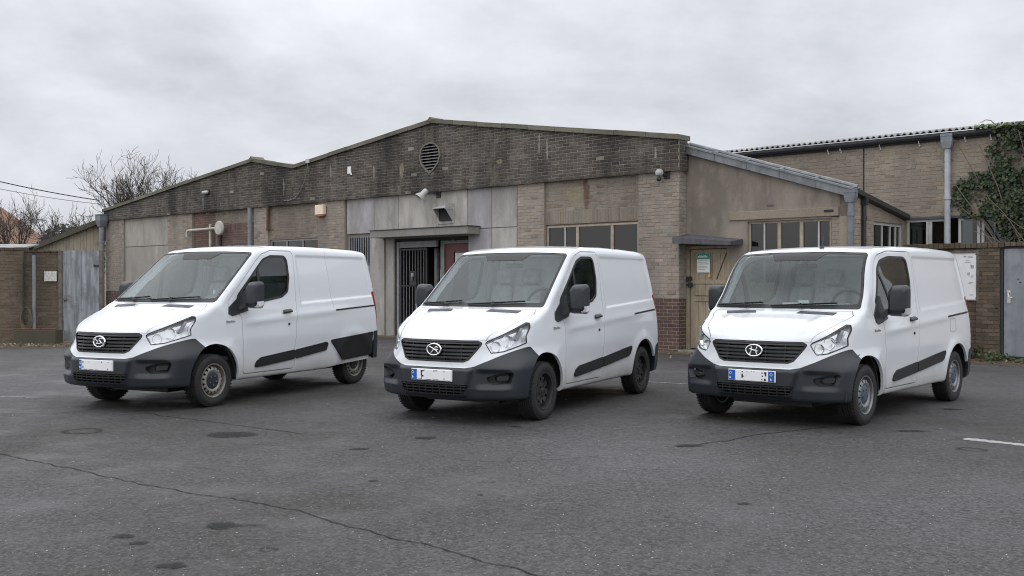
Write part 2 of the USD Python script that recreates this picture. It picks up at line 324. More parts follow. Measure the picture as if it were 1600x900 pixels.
# asphalt: worn bitumen with bared stone, damp and dusty patches, old oil
mat('asphalt', {'g': ('geometry', {}), 'v': ('voronoi_texture', {'scale': 95.0}), 'v2': ('voronoi_texture', {'scale': 52.0}), 's2': ('separate_color', {}), 'n0': ('noise_texture', {'scale': .16, 'detail': 6.0, 'roughness': .55}), 'n1': ('noise_texture', {'scale': 1.1, 'detail': 8.0, 'roughness': .68}), 'n2': ('noise_texture', {'scale': 22.0, 'detail': 6.0, 'roughness': .75}), 'n3': ('noise_texture', {'scale': 130.0, 'detail': 3.0, 'roughness': .8}),
    'r0': ('rgb_ramp', {'ramp': [(.38, (.035, .0325, .030)), (.5, (.050, .0483, .0487)), (.62, (.067, .066, .0685))]}),
    'r1': ('map_range', {'from_min': .30, 'from_max': .70, 'to_min': .66, 'to_max': 1.34}), 'r2': ('map_range', {'from_min': .25, 'from_max': .75, 'to_min': .50, 'to_max': 1.5}), 'r3': ('map_range', {'from_min': 0.0, 'from_max': 1.0, 'to_min': .62, 'to_max': 1.42}),
    'x1': ('math', {'math_type': 'multiply'}), 'x2': ('math', {'math_type': 'multiply'}), 'cc': ('combine_color', {}), 'm1': ('mix', {'mix_type': 'multiply', 'fac': 1.0}),
    'sv': ('separate_color', {}), 'st': ('map_range', {'from_min': .955, 'from_max': .985, 'to_min': 0.0, 'to_max': .55, 'clamp': True}), 'm2': ('mix', {'color2': (.17, .165, .16)}),
    'ro': ('map_range', {'from_min': .35, 'from_max': .65, 'to_min': .38, 'to_max': .92}), 'b': ('bump', {'strength': .8, 'distance': .008}), 'p': ('principled_bsdf', {'specular_ior_level': .22})},
    [('g.position', k + '.vector') for k in ('v', 'n0', 'n1', 'n2', 'n3')] + [('n0.fac', 'r0.fac'), ('n1.fac', 'r1.value'), ('n2.fac', 'r2.value'), ('g.position', 'v2.vector'), ('v2.color', 's2.color'), ('s2.g', 'r3.value'), ('r1.result', 'x1.value1'), ('r2.result', 'x1.value2'), ('x1.value', 'x2.value1'), ('r3.result', 'x2.value2'), ('x2.value', 'cc.r'), ('x2.value', 'cc.g'), ('x2.value', 'cc.b'), ('r0.color', 'm1.color1'), ('cc.color', 'm1.color2'),
    ('v.color', 'sv.color'), ('sv.r', 'st.value'), ('st.result', 'm2.fac'), ('m1.color', 'm2.color1'), ('m2.color', 'p.base_color'), ('n1.fac', 'ro.value'), ('ro.result', 'p.roughness'), ('n2.fac', 'b.height'), ('b.normal', 'p.normal')], 'p.BSDF')
def blotch(name, col, lo, hi, scale, most=.82):
    """A stain whose edge is eaten away by noise (see-through where it has worn off)."""
    mat(name, {'g': ('geometry', {}), 'a': ('attribute', {'attribute': 'tone'}), 's': ('separate_color', {}), 'n': ('noise_texture', {'scale': scale, 'detail': 7.0, 'roughness': .75}), 'x': ('math', {'math_type': 'multiply'}), 'r': ('map_range', {'from_min': lo, 'from_max': hi, 'to_min': 0.0, 'to_max': most, 'clamp': True}),
        't': ('transparent_bsdf', {}), 'p': ('principled_bsdf', {'base_color': col, 'roughness': .9, 'specular_ior_level': .08}), 'm': ('mix_closure', {})},
        [('g.position', 'n.vector'), ('a.color', 's.color'), ('s.r', 'x.value1'), ('n.fac', 'x.value2'), ('x.value', 'r.value'), ('r.result', 'm.fac'), ('t.BSDF', 'm.closure1'), ('p.BSDF', 'm.closure2')], 'm.closure')
blotch('oil_stain', (.010, .010, .010), .30, .56, 34, .88)
blotch('tar_crack', (.010, .0095, .009), .16, .42, 30, .92)
blotch('verge_dirt', (.072, .060, .040), .22, .42, 5)
blotch('worn_paint', (.36, .36, .36), .24, .50, 20)
blotch('rust_run', (.085, .052, .036), .26, .58, 13, .75)
blotch('lichen_pale', (.24, .215, .13), .30, .62, 16, .55)
blotch('lime_run', (.30, .285, .26), .30, .62, 18, .55)
# ================================================================== VANS
# van space: s = metres behind the nose, y = to the van's left, z = up
def vec(pts, sig, lo, hi):
    x = np.arange(lo, hi, 0.004); p = np.array(pts, float)
    t = gaussian_filter1d(np.interp(x, p[:, 0], p[:, 1]), sig / 0.004, mode='nearest') if sig else np.interp(x, p[:, 0], p[:, 1])
    return lambda q: np.interp(q, x, t)
TOP = vec([(-.3, .70), (-.10, .86), (-.02, .93), (.06, .985), (.20, 1.055), (.50, 1.175), (.80, 1.27), (.83, 1.285), (1.62, 1.895), (1.74, 1.955), (1.95, 2.0), (2.3, 2.03), (2.9, 2.04), (3.6, 2.035), (4.2, 2.02), (4.5, 1.995), (5, 1.95)], .022, -.5, 5.2)
NUP = vec([(0, -.06), (.25, -.045), (.42, .0), (.55, .06), (.63, .12), (.72, .21), (.79, .31), (.85, .43), (.89, .56), (.92, .72), (.95, 1.0), (1.1, 2.4)], .02, -.1, 1.3)
NLO = vec([(0, -.075), (.40, -.05), (.60, .0), (.74, .065), (.83, .135), (.90, .235), (.94, .36), (.975, .62), (1.1, 2.)], .02, -.1, 1.3)
WID = vec([(0, .86), (.25, .915), (.40, .945), (.55, .955), (.8, .962), (1.0, .952), (1.14, .938), (1.22, .920), (1.32, .900), (1.6, .862), (1.87, .812), (1.97, .79), (2.2, .74)], .025, -.1, 2.3)
ARCH = [(.85, .33), (3.86, .33)]
def sst(x, a, b):
    t = np.clip((x - a) / (b - a), 0, 1); return t * t * (3 - 2 * t)
def smax(a, b, k):
    h = np.maximum(k - np.abs(a - b), 0); return np.maximum(a, b) + h * h / (4 * k)
def field(s, y, z, rear_arch=True):
    y = np.abs(y)
    q = y / .84
    # sides
    w = WID(z) - .03 * sst(s, 4.0, 4.75) * sst(z, .9, 1.9) - .012 * sst(s, 4.2, 4.7)
    for i, (a, b) in enumerate(ARCH):
        if i == 0 or rear_arch:
            r = np.hypot(s - a, z - b - .022); w = w + .020 * np.exp(-((r - .42) / .085) ** 2) * (z < 1.2)
    px = sst(s, 2.61, 2.655) * (1 - sst(s, 4.34 + (z - 1.5) * -.22, 4.41 + (z - 1.5) * -.22)) * sst(z, 1.222 + (s - 2.7) * .045, 1.258 + (s - 2.7) * .045) * (1 - sst(z, 1.86, 1.91))
    w = w - .016 * px
    w = w + .012 * np.exp(-((z - (1.02 + .05 * (s - 1.5))) / .05) ** 2) * sst(s, 1.2, 1.7) * (1 - sst(s, 3.2, 4.2))
    w = w - .010 * np.exp(-((z - .62) / .12) ** 2) * sst(s, 1.3, 1.6) * (1 - sst(s, 3.1, 3.4))
    fs = y - w
    # bonnet, windscreen and roof
    sh = s - .13 * q ** 2 * (1 - sst(s, 1.9, 2.6)) * sst(z, .8, 1.1)
    t = TOP(sh)
    t = t - .040 * q ** 2 * (1 - sst(s, .7, .95)) - .028 * q ** 2 * sst(s, 1.7, 2.2)
    t = t + .010 * np.exp(-((y - (.40 + .22 * s)) / .05) ** 2) * (1 - sst(s, .6, .78)) * sst(s, 0, .2)
    slope = (TOP(sh + .01) - TOP(sh - .01)) / .02
    ft = (z - t) / np.sqrt(1 + np.clip(slope, 0, 1.2) ** 2)
    # nose
    zz = sst(z, .60, .86)
    n = NLO(y) * (1 - zz) + NUP(y) * zz
    n = n + .10 * np.maximum(.40 - z, 0) ** 1.0 * 2.0 + .22 * np.maximum(z - .86, 0)
    n = n - .042 * (1 - sst(y, .455 - .25 * (.6 - z), .50 - .25 * (.6 - z))) * (1 - sst(z, .60, .65)) * sst(z, .30, .34)
    n = n + .040 * (1 - sst(np.abs(z - .515), .055, .115)) * sst(y, .50, .60) * (1 - sst(y, .80, .90))
    dn = (NUP(y + .01) - NUP(y - .01)) / .02
    fn = (n - s) / np.sqrt(1 + np.clip(dn, 0, 3.5) ** 2)
    fr = s - (4.60 - .10 * (y / .95) ** 4 - .13 * sst(z, 1.0, 2.0) * np.clip(z - 1, 0, 2) * 1.0)
    fb = .285 - z
    kt = .075 - .015 * sst(s, .75, .9) + .035 * sst(s, 1.8, 2.3)
    f = smax(fs, ft, kt)
    f = smax(f, fn, .05)
    f = smax(f, fr, .075)
    return smax(f, fb, .05)

def surface_net(F, lo, h):
    """Triangles of the level 0 of a grid of values, one vertex per crossed cell."""
    S = F < 0
    nx, ny, nz = F.shape
    cells = np.zeros((nx - 1, ny - 1, nz - 1), np.int8)
    for a in (0, 1):
        for b in (0, 1):
            for c in (0, 1):
                cells += S[a:nx - 1 + a, b:ny - 1 + b, c:nz - 1 + c]
    mixed = (cells > 0) & (cells < 8)
    idx = np.full(cells.shape, -1, np.int64); I = np.argwhere(mixed); idx[mixed] = np.arange(len(I))
    acc = np.zeros((len(I), 3)); cnt = np.zeros(len(I))
    for ax in range(3):
        o1, o2 = [k for k in range(3) if k != ax]
        for b in (0, 1):
            for c in (0, 1):
                p = I.copy(); p[:, o1] += b; p[:, o2] += c; q = p.copy(); q[:, ax] += 1
                fa, fb = F[tuple(p.T)], F[tuple(q.T)]; m = (fa < 0) != (fb < 0)
                t = fa[m] / (fa[m] - fb[m]); x = p[m].astype(float); x[:, ax] += t
                acc[m] += x; cnt[m] += 1
    V = acc / cnt[:, None] * h + lo
    faces = []
    for ax in range(3):
        o1, o2 = (ax + 1) % 3, (ax + 2) % 3
        A = np.take(S, range(F.shape[ax] - 1), ax); B = np.take(S, range(1, F.shape[ax]), ax)
        E = np.argwhere(A != B); E = E[(E[:, o1] > 0) & (E[:, o2] > 0) & (E[:, o1] < F.shape[o1] - 1) & (E[:, o2] < F.shape[o2] - 1)]
        def cell(d1, d2):
            c = E.copy(); c[:, o1] -= d1; c[:, o2] -= d2; return idx[tuple(c.T)]
        a, b, c, d = cell(1, 1), cell(0, 1), cell(0, 0), cell(1, 0)
        flip = ~S[tuple(E.T)]
        q = np.stack([a, b, c, d], 1); q[flip] = q[flip][:, ::-1]
        faces += [q[:, [0, 1, 2]], q[:, [0, 2, 3]]]
    return V, np.vstack(faces)
def man(v, f):
    m = m3.Manifold(m3.Mesh(np.asarray(v, np.float32), np.asarray(f, np.uint32)))
    if m.is_empty() or m.status() != m3.Error.NoError: raise RuntimeError('van surface is not closed: %s' % m.status())
    return m
GRIDS = {}
def level(d, h, rear_arch=True):
    k = (h, rear_arch)
    lo = np.array([-.22, -1.13, .16]); hi = np.array([4.84, 1.13, 2.18])
    if k not in GRIDS:
        ax = [np.arange(lo[i], hi[i], h) for i in range(3)]
        ny = len(ax[1]); ax[1] = (np.arange(ny) - (ny - 1) / 2) * h
        S, Y, Z = np.meshgrid(*ax, indexing='ij', sparse=False)
        GRIDS[k] = field(S, Y, Z, rear_arch).astype(np.float32), np.array([ax[0][0], ax[1][0], ax[2][0]])
    F, l0 = GRIDS[k]
    return man(*surface_net(F - d + 1e-6, l0, h))
def prism(poly, axis, a, b):
    """A shapely polygon extruded along y (drawn in s, z), along s (drawn in y, z) or along z (drawn in s, y)."""
    gs = getattr(poly, 'geoms', [poly])
    cs = m3.CrossSection([np.asarray(r.coords)[:-1] for g in gs for r in [g.exterior, *g.interiors]], m3.FillRule.EvenOdd)
    p = cs.extrude(b - a)
    M = {'y': [[1, 0, 0, 0], [0, 0, 1, a], [0, 1, 0, 0]], 's': [[0, 0, 1, a], [1, 0, 0, 0], [0, 1, 0, 0]], 'z': [[1, 0, 0, 0], [0, 1, 0, 0], [0, 0, 1, a]]}[axis]
    return p.transform(np.array(M, float))
def both(p):
    return p + p.mirror((0, 1, 0))
def cyl(s, z, r, y0, y1, n=56):
    a = np.linspace(0, 2 * math.pi, n, endpoint=False)
    return prism(Polygon(np.stack([s + r * np.cos(a), z + r * np.sin(a)], 1)), 'y', y0, y1)

HD = np.array([-.559, .829]); HT = np.array([.829, .559])         # headlamp: view direction and its level axis, in (s, y)
def hprism(poly, a, b):
    cs = m3.CrossSection([np.asarray(poly.exterior.coords)[:-1]], m3.FillRule.EvenOdd)
    M = np.array([[HT[0], 0, HD[0], HD[0] * a], [HT[1], 0, HD[1], HD[1] * a], [0, 1, 0, 0]])
    return cs.extrude(b - a).transform(M)
HL = rounded(Polygon([(.447, .785), (.392, .895), (.42, .925), (.70, 1.03), (.945, 1.118), (.990, 1.112), (.985, 1.055), (.922, .965), (.925, .885), (.875, .872), (.60, .80)]), .012)
WS = rounded(Polygon([(-.86, 1.272), (.86, 1.272), (.85, 1.36), (.782, 1.89), (.75, 1.916), (.35, 1.932), (-.35, 1.932), (-.75, 1.916), (-.782, 1.89), (-.85, 1.36)]), .022)
WSI = rounded(Polygon([(-.822, 1.327), (-.4, 1.317), (.4, 1.317), (.822, 1.327), (.752, 1.885), (.72, 1.897), (.33, 1.908), (.25, 1.83), (-.25, 1.83), (-.33, 1.908), (-.72, 1.897), (-.752, 1.885)]), .02)
DOOR = rounded(Polygon([(1.36, .355), (2.43, .355), (2.46, .75), (2.52, 1.25), (2.575, 1.90), (2.54, 1.955), (2.10, 1.95), (1.90, 1.90), (1.75, 1.80), (1.12, 1.285), (1.12, 1.17), (1.34, 1.10)]), .055)
WIN = rounded(Polygon([(1.30, 1.225), (1.80, 1.275), (2.22, 1.33), (2.36, 1.40), (2.415, 1.60), (2.42, 1.84), (2.38, 1.875), (2.08, 1.872), (1.92, 1.825), (1.78, 1.72), (1.24, 1.285), (1.24, 1.225)]), .075)
TRI_ = rounded(Polygon([(1.17, 1.10), (1.48, 1.16), (1.48, 1.43), (1.12, 1.21), (1.10, 1.13)]), .012)
GR = rounded(Polygon([(-.55, .905), (-.50, .93), (.50, .93), (.55, .905), (.545, .875), (.43, .715), (.37, .69), (-.37, .69), (-.43, .715), (-.545, .875)]), .015)
BUMP = Polygon([(-1.2, .1), (1.2, .1), (1.2, .90), (.88, .845), (.78, .792), (.64, .715), (.50, .650), (.40, .632), (-.40, .632), (-.50, .650), (-.64, .715), (-.78, .792), (-.88, .845), (-1.2, .90)])
BUMPS = Polygon([(-.4, .1), (-.4, 1.0), (.46, .93), (.58, .84), (.77, .665), (.82, .1)])
HOOD = rounded(Polygon([(-.3, -.60), (.10, -.585), (.40, -.71), (.72, -.80), (.80, -.83), (.885, -.80), (.80, -.5), (.765, 0), (.80, .5), (.885, .80), (.80, .83), (.72, .80), (.40, .71), (.10, .585), (-.3, .60)]), .01)

def clean(t):
    """Manifold -> vertices, triangles and normals: the body's own smooth normals where a face lies on it, flat ones on cut edges."""
    v, f = t.vertices, t.faces
    e1, e2 = v[f[:, 1]] - v[f[:, 0]], v[f[:, 2]] - v[f[:, 0]]
    fn = np.cross(e1, e2); ln = np.linalg.norm(fn, axis=1); ok = ln > 1e-10; f, fn = f[ok], fn[ok] / ln[ok, None]
    e = .006
    g = np.stack([field(*(v + d).T) - field(*(v - d).T) for d in np.eye(3) * e], 1)
    g /= np.linalg.norm(g, axis=1, keepdims=True) + 1e-12
    c = np.einsum('ijk,ik->ij', g[f], fn)
    nrm = np.where((c > .80)[..., None], g[f], np.where((c < -.80)[..., None], -g[f], fn[:, None, :]))
    key = np.concatenate([f.reshape(-1, 1), np.round(nrm.reshape(-1, 3) * 200).astype(np.int64)], 1)
    u, first, inv = np.unique(key, axis=0, return_index=True, return_inverse=True)
    return v[f.ravel()[first]], inv.reshape(-1, 3), nrm.reshape(-1, 3)[first]

VP = {}                                     # name -> list of (part name, (v, f, n) in van space, material)
def build_shell(rear_arch):
    O, I = level(0, .02, rear_arch), level(-.03, .04, rear_arch)
    sh = O - I
    arch = both(cyl(ARCH[0][0], .352, .418, .42, 1.3))
    if rear_arch: arch = arch + both(cyl(ARCH[1][0], .352, .418, .42, 1.3))
    ws = prism(WS, 's', .3, 1.98)
    door = both(prism(DOOR, 'y', .55, 1.3))
    doori = both(prism(DOOR.buffer(-.009), 'y', .55, 1.3))
    win = both(prism(WIN, 'y', .5, 1.3))
    hl = both(hprism(HL, .15, 1.2))
    gr = prism(GR, 's', -.4, .30)
    bump = prism(BUMP, 's', -.4, .86) ^ prism(BUMPS, 'y', -1.3, 1.3)
    hood = prism(HOOD, 'z', .925, 1.6) - prism(Polygon([(.6, 1.285), (2, 1.285), (2, 2.3), (.6, 2.3)]), 'y', -1.2, 1.2)
    hoodi = prism(HOOD.buffer(-.009), 'z', .928, 1.6)
    tl = both(prism(rounded(Polygon([(4.465, .86), (4.8, .80), (4.8, 1.40), (4.41, 1.38)]), .02), 'y', .55, 1.3))
    rb = prism(Polygon([(4.20, .1), (4.245, .50), (4.36, .66), (4.50, .71), (4.9, .72), (4.9, .1)]), 'y', -1.3, 1.3)
    gap = prism(LineString([(3.32, 1.98), (3.35, 1.5), (3.36, 1.13)]).buffer(.002, cap_style=2), 'y', .6, 1.3)
    body = sh - arch - ws - door - hl - gr - bump - hood - tl - rb
    if not rear_arch:
        body = body - prism(Polygon([(3.0, .1), (3.0, .29), (3.55, .335), (4.9, .40), (4.9, .1)]), 'y', -1.3, 1.3)
    if not rear_arch: body = body - both(gap)
    doors = (sh ^ doori) - win - arch
    dl = doors ^ prism(sbox(0, 0, 5, 3), 'y', 0, 1.3); dr = doors ^ prism(sbox(0, 0, 5, 3), 'y', -1.3, 0)
    bon = (sh ^ hoodi) - ws - hl - gr - bump
    return body, dl, dr, bon, arch, hl, gr, ws, win, tl, rb, bump, I
body, dl, dr, bon, arch, hl, gr, ws, win, tl, rb, bump, INNER = build_shell(True)
body1, *_ , rb1, _b, _i = build_shell(False)
SK = level(.008, .02)                            # plastic skin, a little proud of the paint
bsk = SK - INNER
CORE = level(-.075, .04); CORE2 = level(-.11, .05)
front = prism(sbox(-.3, 0, .95, 1.25), 'y', -1.2, 1.2)
G1, G2 = level(-.004, .02), level(-.011, .03)
glass = G1 - G2
def add(name, m, mt, group='all'):
    VP.setdefault(group, []).append((name, m if isinstance(m, tuple) else clean(tri(m)) if not isinstance(m, trimesh.Trimesh) else m, mt))
add('body', body, 'van_paint', 'short'); add('body', body1, 'van_paint', 'long')
add('door', dl, 'van_paint'); add('door', dr, 'van_paint'); add('bonnet', bon, 'van_paint')
add('windscreen', glass ^ prism(WS.buffer(-.006), 's', .3, 1.96), 'windscreen_glass')
add('windscreen_border', (level(-.0012, .02) - level(-.004, .02)) ^ prism(WS.buffer(-.006) - WSI, 's', .3, 1.96), 'black_trim')
sw = glass ^ prism(WIN.buffer(-.004), 'y', .5, 1.3)
add('side_window', sw, 'side_glass'); add('side_window', sw.mirror((0, 1, 0)), 'side_glass')
seal = (level(.003, .02) - INNER) ^ prism(WIN.buffer(.014) - WIN.buffer(-.016), 'y', .5, 1.3)
add('window_seal', seal, 'black_trim'); add('window_seal', seal.mirror((0, 1, 0)), 'black_trim')
wbar = ((level(.002, .03) - INNER) ^ prism(Polygon([(1.74, 1.2), (1.785, 1.2), (1.805, 1.9), (1.76, 1.9)]).intersection(WIN.buffer(.005)), 'y', .5, 1.3))
add('window_bar', wbar, 'black_trim'); add('window_bar', wbar.mirror((0, 1, 0)), 'black_trim')
# front bumper with its openings
INT = rounded(Polygon([(-.45, .452), (.45, .452), (.40, .362), (.36, .345), (-.36, .345), (-.40, .362)]), .012)
FOG = rounded(Polygon([(.345, .535), (.46, .575), (.60, .59), (.62, .56), (.585, .47), (.40, .455), (.35, .50)]), .014)
fogp = both(hprism(affinity.translate(FOG, .035, 0), .25, 1.3))
fb = (bsk ^ bump) - arch - prism(INT, 's', -.4, .2) - fogp - hl - gr
add('front_bumper', fb, 'bumper_plastic')
core = (CORE - CORE2) ^ front
add('intake_back', (core ^ prism(INT.buffer(.02), 's', -.3, .3)), 'black_trim')
inner_front = (level(-.004, .02) - level(-.05, .03)) ^ front
for k, z in enumerate((.372, .405, .436)):
    add('intake_slat', inner_front ^ prism(INT, 's', -.3, .3) ^ prism(sbox(-.3, z - .006, .6, z + .006), 'y', -1, 1), 'black_trim')
for k in range(9):
    y = -.36 + .09 * k
    add('intake_bar', (inner_front ^ prism(INT, 's', -.3, .3) ^ prism(sbox(y - .004, .3, y + .004, .5), 's', -.3, .3)), 'black_trim')
fr_ = (level(-.055, .03) - level(-.085, .04)) ^ hprism(affinity.translate(FOG.buffer(.03), .035, 0), .25, 1.3) ^ front
add('fog_lamp_recess', fr_, 'black_trim'); add('fog_lamp_recess', fr_.mirror((0, 1, 0)), 'black_trim')
fr2 = (level(-.012, .03) - level(-.05, .03)) ^ hprism(affinity.translate(rounded(Polygon([(.455, .49), (.575, .50), (.60, .555), (.46, .545)]), .02), .035, 0), .25, 1.3) ^ front
add('fog_lamp', fr2, 'grille_plastic'); add('fog_lamp', fr2.mirror((0, 1, 0)), 'grille_plastic')
# grille
gsh = inner_front ^ gr
add('grille_back', core ^ prism(GR.buffer(.012), 's', -.3, .3), 'black_trim')
add('grille_frame', ((level(.004, .02) - level(-.05, .03)) ^ front ^ prism(GR.buffer(-.002) - GR.buffer(-.020), 's', -.3, .3)), 'black_trim')
for z0, z1 in ((.888, .912), (.846, .868), (.806, .828), (.768, .788), (.732, .750)):
    add('grille_slat', gsh ^ prism(sbox(-.4, z0, .8, z1), 'y', -1, 1), 'grille_plastic')
for y in (-.33, -.12, .12, .33):
    add('grille_rib', (level(-.012, .03) - level(-.05, .03)) ^ front ^ gr ^ prism(sbox(y - .004, .68, y + .004, .95), 's', -.3, .3), 'black_trim')
# headlamps: bezel, lens, reflector shell
lens = (level(.002, .02) - level(-.004, .02)) ^ front
hp = hprism(HL.buffer(-.008), .15, 1.2)
bz = (level(.001, .02) - level(-.018, .03)) ^ front ^ hprism(HL.buffer(-.003).difference(HL.buffer(-.016)) if False else HL.buffer(-.003), .15, 1.2)
bz = bz - hprism(HL.buffer(-.0105), .1, 1.3)
lwall = ((level(-.018, .03) - level(-.06, .03)) ^ front ^ hprism(HL.buffer(-.003), .15, 1.2)) - hprism(HL.buffer(-.0105), .1, 1.3)
refl = (level(-.055, .03) - level(-.075, .04)) ^ front ^ hprism(HL.buffer(.004), .15, 1.2)
def bowl(t, z, r, depth):
    n = lathe([(r, 0), (r * .97, -.012), (r * .8, -depth * .55), (r * .45, -depth * .9), (.004, -depth), (.004, -depth - .004), (r * .5, -depth * .96), (r * .87, -depth * .6), (r * 1.05, -.012), (r * 1.05, 0), (r, 0)], 28)
    b = lathe([(0.0005, -.03), (.018, -.028), (.02, -.06), (.016, -depth), (.0005, -depth)], 16)
    out = []
    for m in (n, b):
        v = m.vertices                                    # local y = along the lamp's axis
        ax = np.array([-.80, .60, 0.0]); tt = np.array([.60, .80, 0.0])
        w = v[:, [0]] * tt + v[:, [1]] * ax + v[:, [2]] * np.array([0, 0, 1.0])
        out.append((w, m.faces))
    return out
LAMPS = []
for (t, z, r) in ((.525, .858, .054), (.67, .912, .066)):
    # find the depth of the lens here
    d = np.linspace(.1, 1.0, 400); P = HT[None] * t + HD[None] * d[:, None]
    fv = field(P[:, 0], P[:, 1], np.full(400, z)); k = np.where(fv < 0)[0].max(); c = np.array([P[k, 0], P[k, 1], z]) - np.array([HD[0], HD[1], 0]) * .03
    for (w, f) in bowl(t, z, r, .06): LAMPS.append((w + c, f))
for side in (1, -1):
    def sd(m): return m if side == 1 else m.mirror((0, 1, 0))
    add('headlamp_shell', sd(refl), 'lamp_silver', 'lamp%d' % side)
    add('headlamp_wall', sd(lwall), 'lamp_silver', 'lamp%d' % side)
    add('headlamp_bezel', sd(bz), 'black_trim', 'lamp%d' % side)
    for i, (w, f) in enumerate(LAMPS):
        t = trimesh.Trimesh(w * [1, side, 1], f if side == 1 else f[:, ::-1], process=False)
        if t.volume < 0: t.invert()
        add('reflector' if i % 2 == 0 else 'bulb', t, 'lamp_chrome' if i % 2 == 0 else 'lamp_bulb', 'lamp%d' % side)
    fin = (level(-.012, .03) - level(-.05, .03)) ^ front ^ hprism(rounded(Polygon([(.76, .93), (.80, .915), (.885, 1.05), (.845, 1.055)]), .004), .15, 1.2)
    add('lamp_fin', sd(fin), 'lamp_grey', 'lamp%d' % side)
    add('lens', sd(lens ^ hp), 'lamp_glass', 'lamp%d' % side)
# bonnet slots, side strips, rails, tail lamps, rear bumper
thin = level(.0035, .02) - INNER
for sg in (-1, 1):
    yy = np.linspace(.235, .625, 12); sf = .665 + .13 * (yy / .84) ** 2
    sl = np.vstack([np.stack([sf, sg * yy], 1), np.stack([sf + .080, sg * (yy + .03)], 1)[::-1]])
    add('bonnet_slot', thin ^ prism(rounded(Polygon(sl), .008), 'z', 1.0, 1.5), 'slot_grey')
def both_parts(name, m, mt, group):
    c = clean(tri(m)); add(name, c, mt, group)
    v, f, n = c; add(name, (v * [1, -1, 1], f[:, ::-1], n * [1, -1, 1]), mt, group)
strip_skin = level(.016, .02) - INNER
def strip(poly): return strip_skin ^ prism(rounded(Polygon(poly), .02), 'y', .55, 1.3)
both_parts('side_strip', strip([(1.585, .452), (1.63, .51), (1.72, .552), (2.435, .612), (2.425, .485), (1.72, .432), (1.61, .428)]), 'strip_plastic', 'all')
both_parts('side_strip', strip([(2.455, .607), (3.37, .70), (3.41, .685), (3.34, .59), (3.28, .565), (2.448, .487)]), 'strip_plastic', 'short')
both_parts('side_strip', strip([(2.455, .607), (3.15, .678), (3.20, .655), (3.15, .56), (2.448, .487)]), 'strip_plastic', 'long')
both_parts('rear_cladding', strip([(3.24, .70), (4.335, .775), (4.26, .43), (3.56, .392)]), 'strip_plastic', 'long')
both_parts('slide_rail', thin ^ prism(Polygon([(3.55, 1.118), (4.40, 1.158), (4.40, 1.180), (3.55, 1.140)]), 'y', .55, 1.3), 'black_trim', 'short')
both_parts('slide_rail', thin ^ prism(Polygon([(3.40, 1.112), (4.44, 1.158), (4.44, 1.180), (3.40, 1.134)]), 'y', .55, 1.3), 'black_trim', 'long')
tls = level(.003, .02) - INNER
both_parts('tail_lamp', (tls ^ tl) ^ prism(sbox(4, 0, 5, 3), 'y', 0, 1.3), 'tail_red', 'all')
add('rear_bumper', (bsk ^ rb) - arch, 'bumper_plastic', 'short')
add('rear_bumper', (bsk ^ prism(Polygon([(4.345, .37), (4.36, .78), (4.9, .80), (4.9, .37)]), 'y', -1.3, 1.3)), 'bumper_plastic', 'long')
GRIDS.clear()
# ------------------------------------------------------------------ wheels, mirrors, cabin and small pieces (van space)
def at_skin(s, z, off=0.0, rear=True):
    """Half width of the body at (s, z)."""
    y = np.linspace(.4, 1.1, 700); f = field(np.full(700, s), y, np.full(700, z), rear)
    return y[np.where(f < 0)[0].max()] + off
def nose_at(y, z, off=0.0):
    s = np.linspace(-.3, 1.0, 900); f = field(s, np.full(900, y), np.full(900, z))
    return s[np.where(f < 0)[0].min()] - off
def top_at(s, y, off=0.0):
    z = np.linspace(.5, 2.2, 900); f = field(np.full(900, s), np.full(900, y), z)
    return z[np.where(f < 0)[0].max()] + off

def tyre(r=.332, w=.215, rim=.205):
    h = w / 2
    p = [(rim, -h * .78), (rim + .02, -h * .92), (rim + .055, -h), (r - .045, -h * .98), (r - .014, -h * .84), (r - .003, -h * .66)]
    for k in range(5):                                   # four grooves round the tread
        c = -h * .52 + k * h * .26
        if k: p += [(r, c - .010 - .0), (r - .008, c - .008), (r - .008, c - .002), (r, c)]
    p += [(r - .003, h * .66), (r - .014, h * .84), (r - .045, h * .98), (rim + .055, h), (rim + .02, h * .92), (rim, h * .78)]
    p.append(p[0])
    return lathe(p, 64)
def blocks(r=.332, w=.215, n=52):
    """Shoulder blocks that give the tread its broken edge."""
    out = []
    for k in range(n):
        a = 2 * math.pi * k / n
        for sd in (-1, 1):
            b = trimesh.creation.box((.020, .026, .006)); b.apply_translation((0, sd * w * .39, r - .005))
            b.apply_transform(trimesh.transformations.rotation_matrix(a + .03 * sd, (0, 1, 0))); out.append(b)
    return cat(out)
def disc_with_holes(prof_out, holes, n=72):
    m = tri_to_man(lathe(prof_out, n))
    for h in holes: m = m - h
    return tri(m)
def tri_to_man(t):
    t = t.copy(); t.merge_vertices(digits_vertex=6)
    if t.volume < 0: t.invert()
    return m3.Manifold(m3.Mesh(np.asarray(t.vertices, np.float32), np.asarray(t.faces, np.uint32)))
def hole(a, rad, w, l):
    b = Point(0, 0).buffer(1, quad_segs=6); b = affinity.rotate(affinity.translate(affinity.scale(b, w, l), 0, rad), math.degrees(a), origin=(0, 0))
    return prism(b, 'y', -.2, .2)
